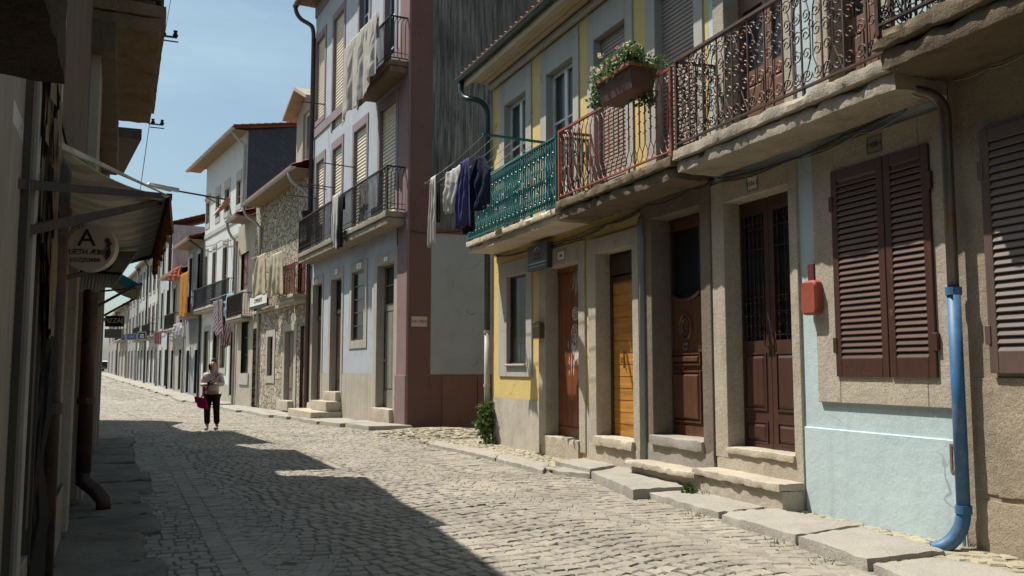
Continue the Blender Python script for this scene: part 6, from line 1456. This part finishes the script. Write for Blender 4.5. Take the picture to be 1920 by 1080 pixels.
def slab(pts, z, th=.22, seed=0, res=.07, amp=.012, name='kerb'):
    """pts: four image corners (front-left, front-right, back-right, back-left) of the slab's top, lying at height z"""
    P = [Vector((*gnd(x, y, z), 0)) for x, y in pts]
    Lx = ((P[1] - P[0]).length + (P[2] - P[3]).length) / 2; Ly = ((P[3] - P[0]).length + (P[2] - P[1]).length) / 2
    def T(q):
        a, b_ = q[0] / Lx, q[1] / Ly
        p = (P[0] * (1 - a) + P[1] * a) * (1 - b_) + (P[3] * (1 - a) + P[2] * a) * b_; return (p.x, p.y, q[2])
    m = MB(); m.rough(0, Lx, 0, Ly, z - th, z, res, amp, seed, edge=1.6, T=T, chip=.02); struct(name, m, KERB)
slab([(1634, 1054), (1960, 1180), (2100, 1110), (1755, 1040)], .095, seed=1)
slab([(1493, 1003), (1625, 1046), (1776, 1029), (1615, 984)], .11, seed=2)
slab([(1350, 962), (1490, 1001), (1612, 983), (1456, 950)], .10, seed=3)
slab([(1215, 922), (1346, 959), (1452, 948), (1292, 914)], .085, seed=4)
slab([(1109, 884), (1186, 916), (1286, 911), (1166, 873)], .13, seed=5)
slab([(1036, 880), (1106, 888), (1112, 874), (1068, 869)], .085, seed=6)
slab([(1040, 864), (1106, 878), (1172, 868), (1128, 852)], .14, seed=7, res=.09)
slab([(930, 858), (1018, 880), (1030, 868), (944, 848)], .08, seed=8)
slab([(804, 831), (928, 857), (942, 848), (820, 826)], .075, seed=9)
# ---- pavement along the rest of the row
def strip(fr, s0, s1, w_, n, seed):
    for k in range(n):
        a, b_ = s0 + (s1 - s0) * k / n, s0 + (s1 - s0) * (k + 1) / n; zz = [gz(fr.w(q, -w_).y) for q in (a, b_)]; m = MB()
        ww = w_ + .12 * math.sin(seed * 3 + k * 2.1)
        m.rough(a + .015, b_ - .015, -ww, .05, -.25, 0, .25, .02, seed * 13 + k, T=lambda q: tuple(fr.w(q[0], q[1], q[2] + .10 + zz[0] + (zz[1] - zz[0]) * (q[0] - a) / (b_ - a))))
        struct('kerb', m, KERB)
strip(FP, sP0, .3, 1.15, 5, 1); strip(FS, sS0, 0, 1.2, 5, 2); strip(FN, sN0, 0, 1.2, 2, 3); strip(FW, sW0 - .3, 1.0, 1.6, 5, 4)
for k, (fr, sa_, base, zt, h_) in enumerate(farh): strip(fr, sa_, 0, 1.3, 3, 5 + k)
# cobbled hump at the mouth of the alley
cells = []
for k in range(700):
    X, Y = rng.uniform(-3.2, .4), rng.uniform(17.2, 21.2); d = math.hypot((X + 1.6) / 1.5, (Y - 19.3) / 1.6)
    if d < 1: cells.append((X, Y, gz(Y) + .12 * (1 - d * d), .075, .055, rng.uniform(0, 1)))
stones('alley_stones', cells, CAL, 12)
# ---- left pavement of broad flags
rs = random.Random(2); s_ = -5
FLAG = granite('flag_stone', (.23, .21, .175), bs=1.0, speck=.35, var=.35, stain=.7)
while s_ < 12:
    ln = rs.uniform(.7, 1.3); m = MB(); zz = gz(FL.w(s_).y)
    m.rough(s_ + .01, s_ + ln - .012, -.72 + rs.uniform(-.12, .10), .02, zz - .2, zz + .055 + rs.uniform(-.02, .02), .07, .03, int(s_ * 10) + 77, T=lambda q: tuple(FL.w(q[0], q[1], q[2])), chip=.02); struct('kerb', m, FLAG); s_ += ln
# tufts of grass in the joints of the road
m = MB(); rs = random.Random(6)
for (x, y) in ((1440, 1000), (1400, 985), (1460, 1018), (1200, 930), (1540, 1055), (1560, 1048), (1300, 965), (1130, 905), (1110, 872), (985, 866), (890, 842), (1240, 935), (1330, 938), (1820, 1034)):
    X, Y = gnd(x, y, .02)
    for k in range(26):
        a, b_ = X + rs.gauss(0, .06), Y + rs.gauss(0, .10); h = rs.uniform(.015, .05); q = rs.uniform(0, 6.28); dx, dy = math.cos(q) * .006, math.sin(q) * .006
        z0 = gz(b_) - .01 + (.08 if x in (1330, 1820, 1110) else 0); m.poly((a - dx, b_ - dy, z0), (a + dx, b_ + dy, z0), (a + rs.gauss(0, .02), b_ + rs.gauss(0, .02), z0 + h))
struct('grass', m, leafmat('grass_blades', (.11, .14, .045)), kind='stuff')
# ================================================================== the woman in the street
px_, py_ = gnd(396, 806, 0.0); FWm = Fr((px_, py_), e=(1, 0)); zg = gz(py_)
ps = thing('person', 'woman in white blouse and dark trousers holding a camera in the street', 'person', FWm, 0, 0, zg)
def skin(name, J, E_, mat, parent, sub=2, label=None, root=0):
    me = bpy.data.meshes.new(name); me.from_pydata([(j[0], j[1], j[2]) for j in J], E_, []); o = bpy.data.objects.new(name, me); C.objects.link(o)
    md = o.modifiers.new('s', 'SKIN'); sv = me.skin_vertices[0].data
    for k, j in enumerate(J): sv[k].radius = (j[3], j[4] if len(j) > 4 else j[3]); sv[k].use_root = (k == root)
    md.use_smooth_shade = True
    if sub: q = o.modifiers.new('b', 'SUBSURF'); q.levels = sub; q.render_levels = sub
    dg = bpy.context.evaluated_depsgraph_get(); me2 = bpy.data.meshes.new_from_object(o.evaluated_get(dg)); bpy.data.objects.remove(o); bpy.data.meshes.remove(me)
    me2.materials.clear(); me2.materials.append(mat); me2.polygons.foreach_set('use_smooth', [True] * len(me2.polygons)); me2.name = name
    o = bpy.data.objects.new(name, me2); C.objects.link(o); o.parent = parent; ORG[o.name] = ORG[parent.name]
    if label: o['label'] = label
    return o
# joints are given about the feet
SKIN = paint('skin', (.46, .27, .19), .55, var=.08, bs=0)
J = [(0, .0, .86, .13, .10), (0, .01, 1.04, .115, .09), (0, .0, 1.22, .14, .095), (.0, .0, 1.33, .06, .06), (.005, -.01, 1.40, .048, .048), (.012, -.02, 1.47, .068, .078), (.016, -.025, 1.54, .074, .085), (.016, -.015, 1.595, .045, .05),
     (-.17, .0, 1.28, .05), (-.235, -.02, 1.04, .042), (-.06, -.20, 1.06, .030), (.17, .0, 1.28, .05), (.24, -.03, 1.05, .042), (.13, -.22, 1.07, .030),
     (-.085, 0, .80, .085), (-.10, -.03, .46, .058), (-.105, .02, .08, .04), (-.11, -.09, .04, .035), (.085, .0, .80, .085), (.095, .03, .46, .058), (.10, .09, .09, .04), (.11, -.02, .04, .035)]
E_ = [(0, 1), (1, 2), (2, 3), (3, 4), (4, 5), (5, 6), (6, 7), (2, 8), (8, 9), (9, 10), (2, 11), (11, 12), (12, 13), (0, 14), (14, 15), (15, 16), (16, 17), (0, 18), (18, 19), (19, 20), (20, 21)]
body = skin('body', J, E_, SKIN, ps)
# hands: palm, four fingers and a thumb each, closed on the camera
for sg, wx, wy, wz in ((1, -.06, -.20, 1.06), (-1, .13, -.22, 1.07)):
    HJ = [(wx, wy, wz, .026, .02), (wx + sg * .035, wy - .035, wz + .01, .034, .018)]; HE = [(0, 1)]
    for k in range(4):
        zz = wz + .036 - k * .020; l = (.032, .036, .034, .026)[k]; n = len(HJ); HJ += [(wx + sg * .055, wy - .052, zz, .0095), (wx + sg * (.055 + l * .8), wy - .070, zz, .0088), (wx + sg * (.055 + l * 1.5), wy - .058, zz - .003, .008)]; HE += [(1, n), (n, n + 1), (n + 1, n + 2)]
    n = len(HJ); HJ += [(wx + sg * .03, wy - .03, wz + .05, .011), (wx + sg * .058, wy - .02, wz + .066, .0095)]; HE += [(1, n), (n, n + 1)]
    skin('hand', HJ, HE, SKIN, ps, 1)
BLO = fabric('blouse_white', (.74, .71, .67)); TRO = fabric('trousers_dark', (.035, .022, .018)); SHOE = fabric('shoes_pale', (.50, .47, .46))
J = [(0, .0, .86, .165, .125), (0, .01, 1.04, .145, .115), (0, .0, 1.20, .165, .12), (0, .005, 1.31, .085, .08), (-.18, .0, 1.275, .068), (-.245, -.02, 1.04, .062), (-.10, -.17, 1.055, .047), (.18, .0, 1.275, .068), (.25, -.03, 1.05, .062), (.165, -.18, 1.065, .047)]
blouse = skin('blouse', J, [(0, 1), (1, 2), (2, 3), (2, 4), (4, 5), (5, 6), (2, 7), (7, 8), (8, 9)], BLO, ps)
J = [(0, .0, .84, .155, .12), (-.09, 0, .76, .105), (-.10, -.03, .46, .078), (-.105, .02, .13, .07), (.09, 0, .76, .105), (.095, .03, .46, .078), (.10, .08, .13, .07)]
skin('trousers', J, [(0, 1), (1, 2), (2, 3), (0, 4), (4, 5), (5, 6)], TRO, ps)
for x, y0, y1, h in ((-.105, .05, -.12, .0), (.10, .12, -.05, .0)): skin('shoe', [(x, y0, .05, .045, .05), (x, (y0 + y1) / 2, .045, .045, .045), (x + .005, y1, .035, .042, .035)], [(0, 1), (1, 2)], SHOE, ps)
HAIR = paint('hair_brown', (.045, .022, .012), .55, var=.3, bs=.3)
J = [(.012, .03, 1.60, .075, .075), (.005, .055, 1.53, .085, .075), (-.02, .06, 1.43, .07, .06), (-.055, .03, 1.32, .045, .04), (-.045, -.03, 1.50, .035, .05), (-.07, -.03, 1.38, .03, .03), (.03, -.06, 1.615, .03, .03)]
skin('hair', J, [(0, 1), (1, 2), (2, 3), (1, 4), (4, 5), (0, 6)], HAIR, ps)
m = MB(); 
for sx in (-.024, .052):
    m.tube([(sx - .012, -.098, 1.535), (sx, -.104, 1.537), (sx + .012, -.098, 1.535)], [.003, .007, .003], 6)
m.v = [(a, b, c) for a, b, c in m.v]
def pl(mm): mm.v = [(a, b, c + zg) for a, b, c in mm.v]; return mm
part('eyes', pl(m), DARK, ps)
m = MB(); m.tube([(.014, -.095, 1.54), (.014, -.118, 1.505), (.014, -.10, 1.495)], [.008, .013, .008], 6); part('nose', pl(m), SKIN, ps, smooth=True)
m = MB(); m.tube([(-.008, -.094, 1.468), (.014, -.10, 1.466), (.036, -.094, 1.468)], [.003, .007, .003], 6); part('mouth', pl(m), paint('lips', (.30, .09, .08), .5, bs=0), ps, smooth=True)
m = MB()
for sg in (-1, 1): m.tube([(.014 + sg * .076, -.02, 1.54), (.014 + sg * .088, -.01, 1.525), (.014 + sg * .078, -.015, 1.495)], [.01, .014, .008], 6)
part('ears', pl(m), SKIN, ps, smooth=True)
# camera
t = thing('camera', 'black camera on a neck strap held by the woman', 'camera', FWm, .04, -.26, zg + 1.06)
m = MB(); m.box(-.03, .105, -.28, -.22, 1.04, 1.13); m.box(.01, .065, -.275, -.225, 1.13, 1.155); part('camera_body', pl(m), DARK, t, bevel=.008); m = MB(); m.tube([(.037, -.27, 1.08), (.037, -.36, 1.07)], .036, 12); part('lens', pl(m), CABLE, t)
m = MB(); m.tube(arc((-.028, -.24, 1.12), (-.10, -.16, 1.28), (-.06, .02, 1.36), 8), .008, 5); m.tube(arc((.103, -.24, 1.12), (.13, -.16, 1.28), (.07, .02, 1.36), 8), .008, 5); part('strap', pl(m), CABLE, t)
# pink bag
t = thing('shoulder_bag', 'bright pink shoulder bag hanging at the woman\'s hip', 'bag', FWm, -.17, -.12, zg + .55)
PK = fabric('bag_pink', (.40, .02, .13)); m = MB()
m.rough(-.32, -.06, -.20, -.06, .50, .76, .05, .02, 4, edge=1.8, T=lambda q: (q[0] * math.cos(.16) - (q[2] - .63) * math.sin(.16) + .0, q[1], .63 + (q[2] - .63) * math.cos(.16) + (q[0] + .19) * -math.sin(.16) * -1 * -1)); b_ = part('pouch', pl(m), PK, t, smooth=True)
m = MB(); m.rough(-.33, -.06, -.215, -.19, .62, .77, .05, .012, 5, T=lambda q: (q[0] * math.cos(.16) - (q[2] - .63) * math.sin(.16), q[1], .63 + (q[2] - .63) * math.cos(.16) - (q[0] + .19) * math.sin(.16))); part('flap', pl(m), PK, t, smooth=True)
m = MB(); m.tube(arc((-.22, -.12, .74), (-.05, -.25, 1.0), (.17, -.10, 1.30), 10), .018, 6); m.tube(arc((-.12, -.1, .70), (-.05, .16, 1.0), (.17, .06, 1.30), 10), .018, 6); part('strap', pl(m), PK, t)
# ================================================================== light, sky, camera
sc = bpy.context.scene
D = Vector((1.237, -.437, -2.45)).normalized(); elev = math.asin(-D.z); az = math.atan2(-D.x, -D.y)
wd = bpy.data.worlds.new('World'); sc.world = wd; wd.use_nodes = True; nt = wd.node_tree; bg = nt.nodes['Background']
sk = nt.nodes.new('ShaderNodeTexSky'); sk.sky_type = 'NISHITA'; sk.sun_disc = False; sk.sun_elevation = elev; sk.sun_rotation = az; sk.air_density = 1.0; sk.dust_density = 2.5; sk.ozone_density = 1.0; sk.altitude = 0
# faint high cloud
tc = nt.nodes.new('ShaderNodeTexCoord'); mp = nt.nodes.new('ShaderNodeMapping'); mp.inputs['Scale'].default_value = (1.2, 1.2, 5); nt.links.new(tc.outputs['Generated'], mp.inputs['Vector'])
nz = nt.nodes.new('ShaderNodeTexNoise'); nz.inputs['Scale'].default_value = 1.6; nz.inputs['Detail'].default_value = 7; nz.inputs['Roughness'].default_value = .6; nt.links.new(mp.outputs[0], nz.inputs['Vector'])
cr = nt.nodes.new('ShaderNodeValToRGB'); cr.color_ramp.elements[0].position = .45; cr.color_ramp.elements[0].color = (.08, .08, .08, 1); cr.color_ramp.elements[1].position = .8; cr.color_ramp.elements[1].color = (.5, .5, .5, 1); nt.links.new(nz.outputs['Fac'], cr.inputs['Fac'])
mx = nt.nodes.new('ShaderNodeMix'); mx.data_type = 'RGBA'; nt.links.new(cr.outputs['Color'], mx.inputs[0]); nt.links.new(sk.outputs[0], mx.inputs[6]); mx.inputs[7].default_value = (5.8, 7.4, 8.0, 1)
tn = nt.nodes.new('ShaderNodeMix'); tn.data_type = 'RGBA'; tn.blend_type = 'MULTIPLY'; tn.inputs[0].default_value = 1; tn.inputs[7].default_value = (1.04, 1.15, 1.10, 1); nt.links.new(mx.outputs[2], tn.inputs[6]); nt.links.new(tn.outputs[2], bg.inputs['Color']); bg.inputs['Strength'].default_value = SKY_STRENGTH
sun = bpy.data.lights.new('sun', 'SUN'); sun.energy = SUN; sun.angle = math.radians(.5); sun.color = (1.0, .94, .84)
so = bpy.data.objects.new('sun', sun); C.objects.link(so); so.rotation_euler = D.to_track_quat('-Z', 'Y').to_euler(); so.location = (-10, 10, 30)
cam = bpy.data.cameras.new('camera'); cam.sensor_width = 36; cam.lens = F / 1920 * 36; cam.clip_end = 2000; cam.clip_start = .05
co = bpy.data.objects.new('scene_camera', cam); C.objects.link(co); co.location = (0, 0, H); co.rotation_euler = (math.pi / 2 + PIT, 0, 0); sc.camera = co
sc.view_settings.view_transform = 'Standard'; sc.view_settings.look = 'None'; sc.view_settings.exposure = EXPO; sc.view_settings.gamma = 1
sc.render.engine = 'CYCLES'; sc.cycles.max_bounces = 6; sc.cycles.diffuse_bounces = 3; sc.cycles.transparent_max_bounces = 8; sc.cycles.caustics_reflective = False; sc.cycles.caustics_refractive = False
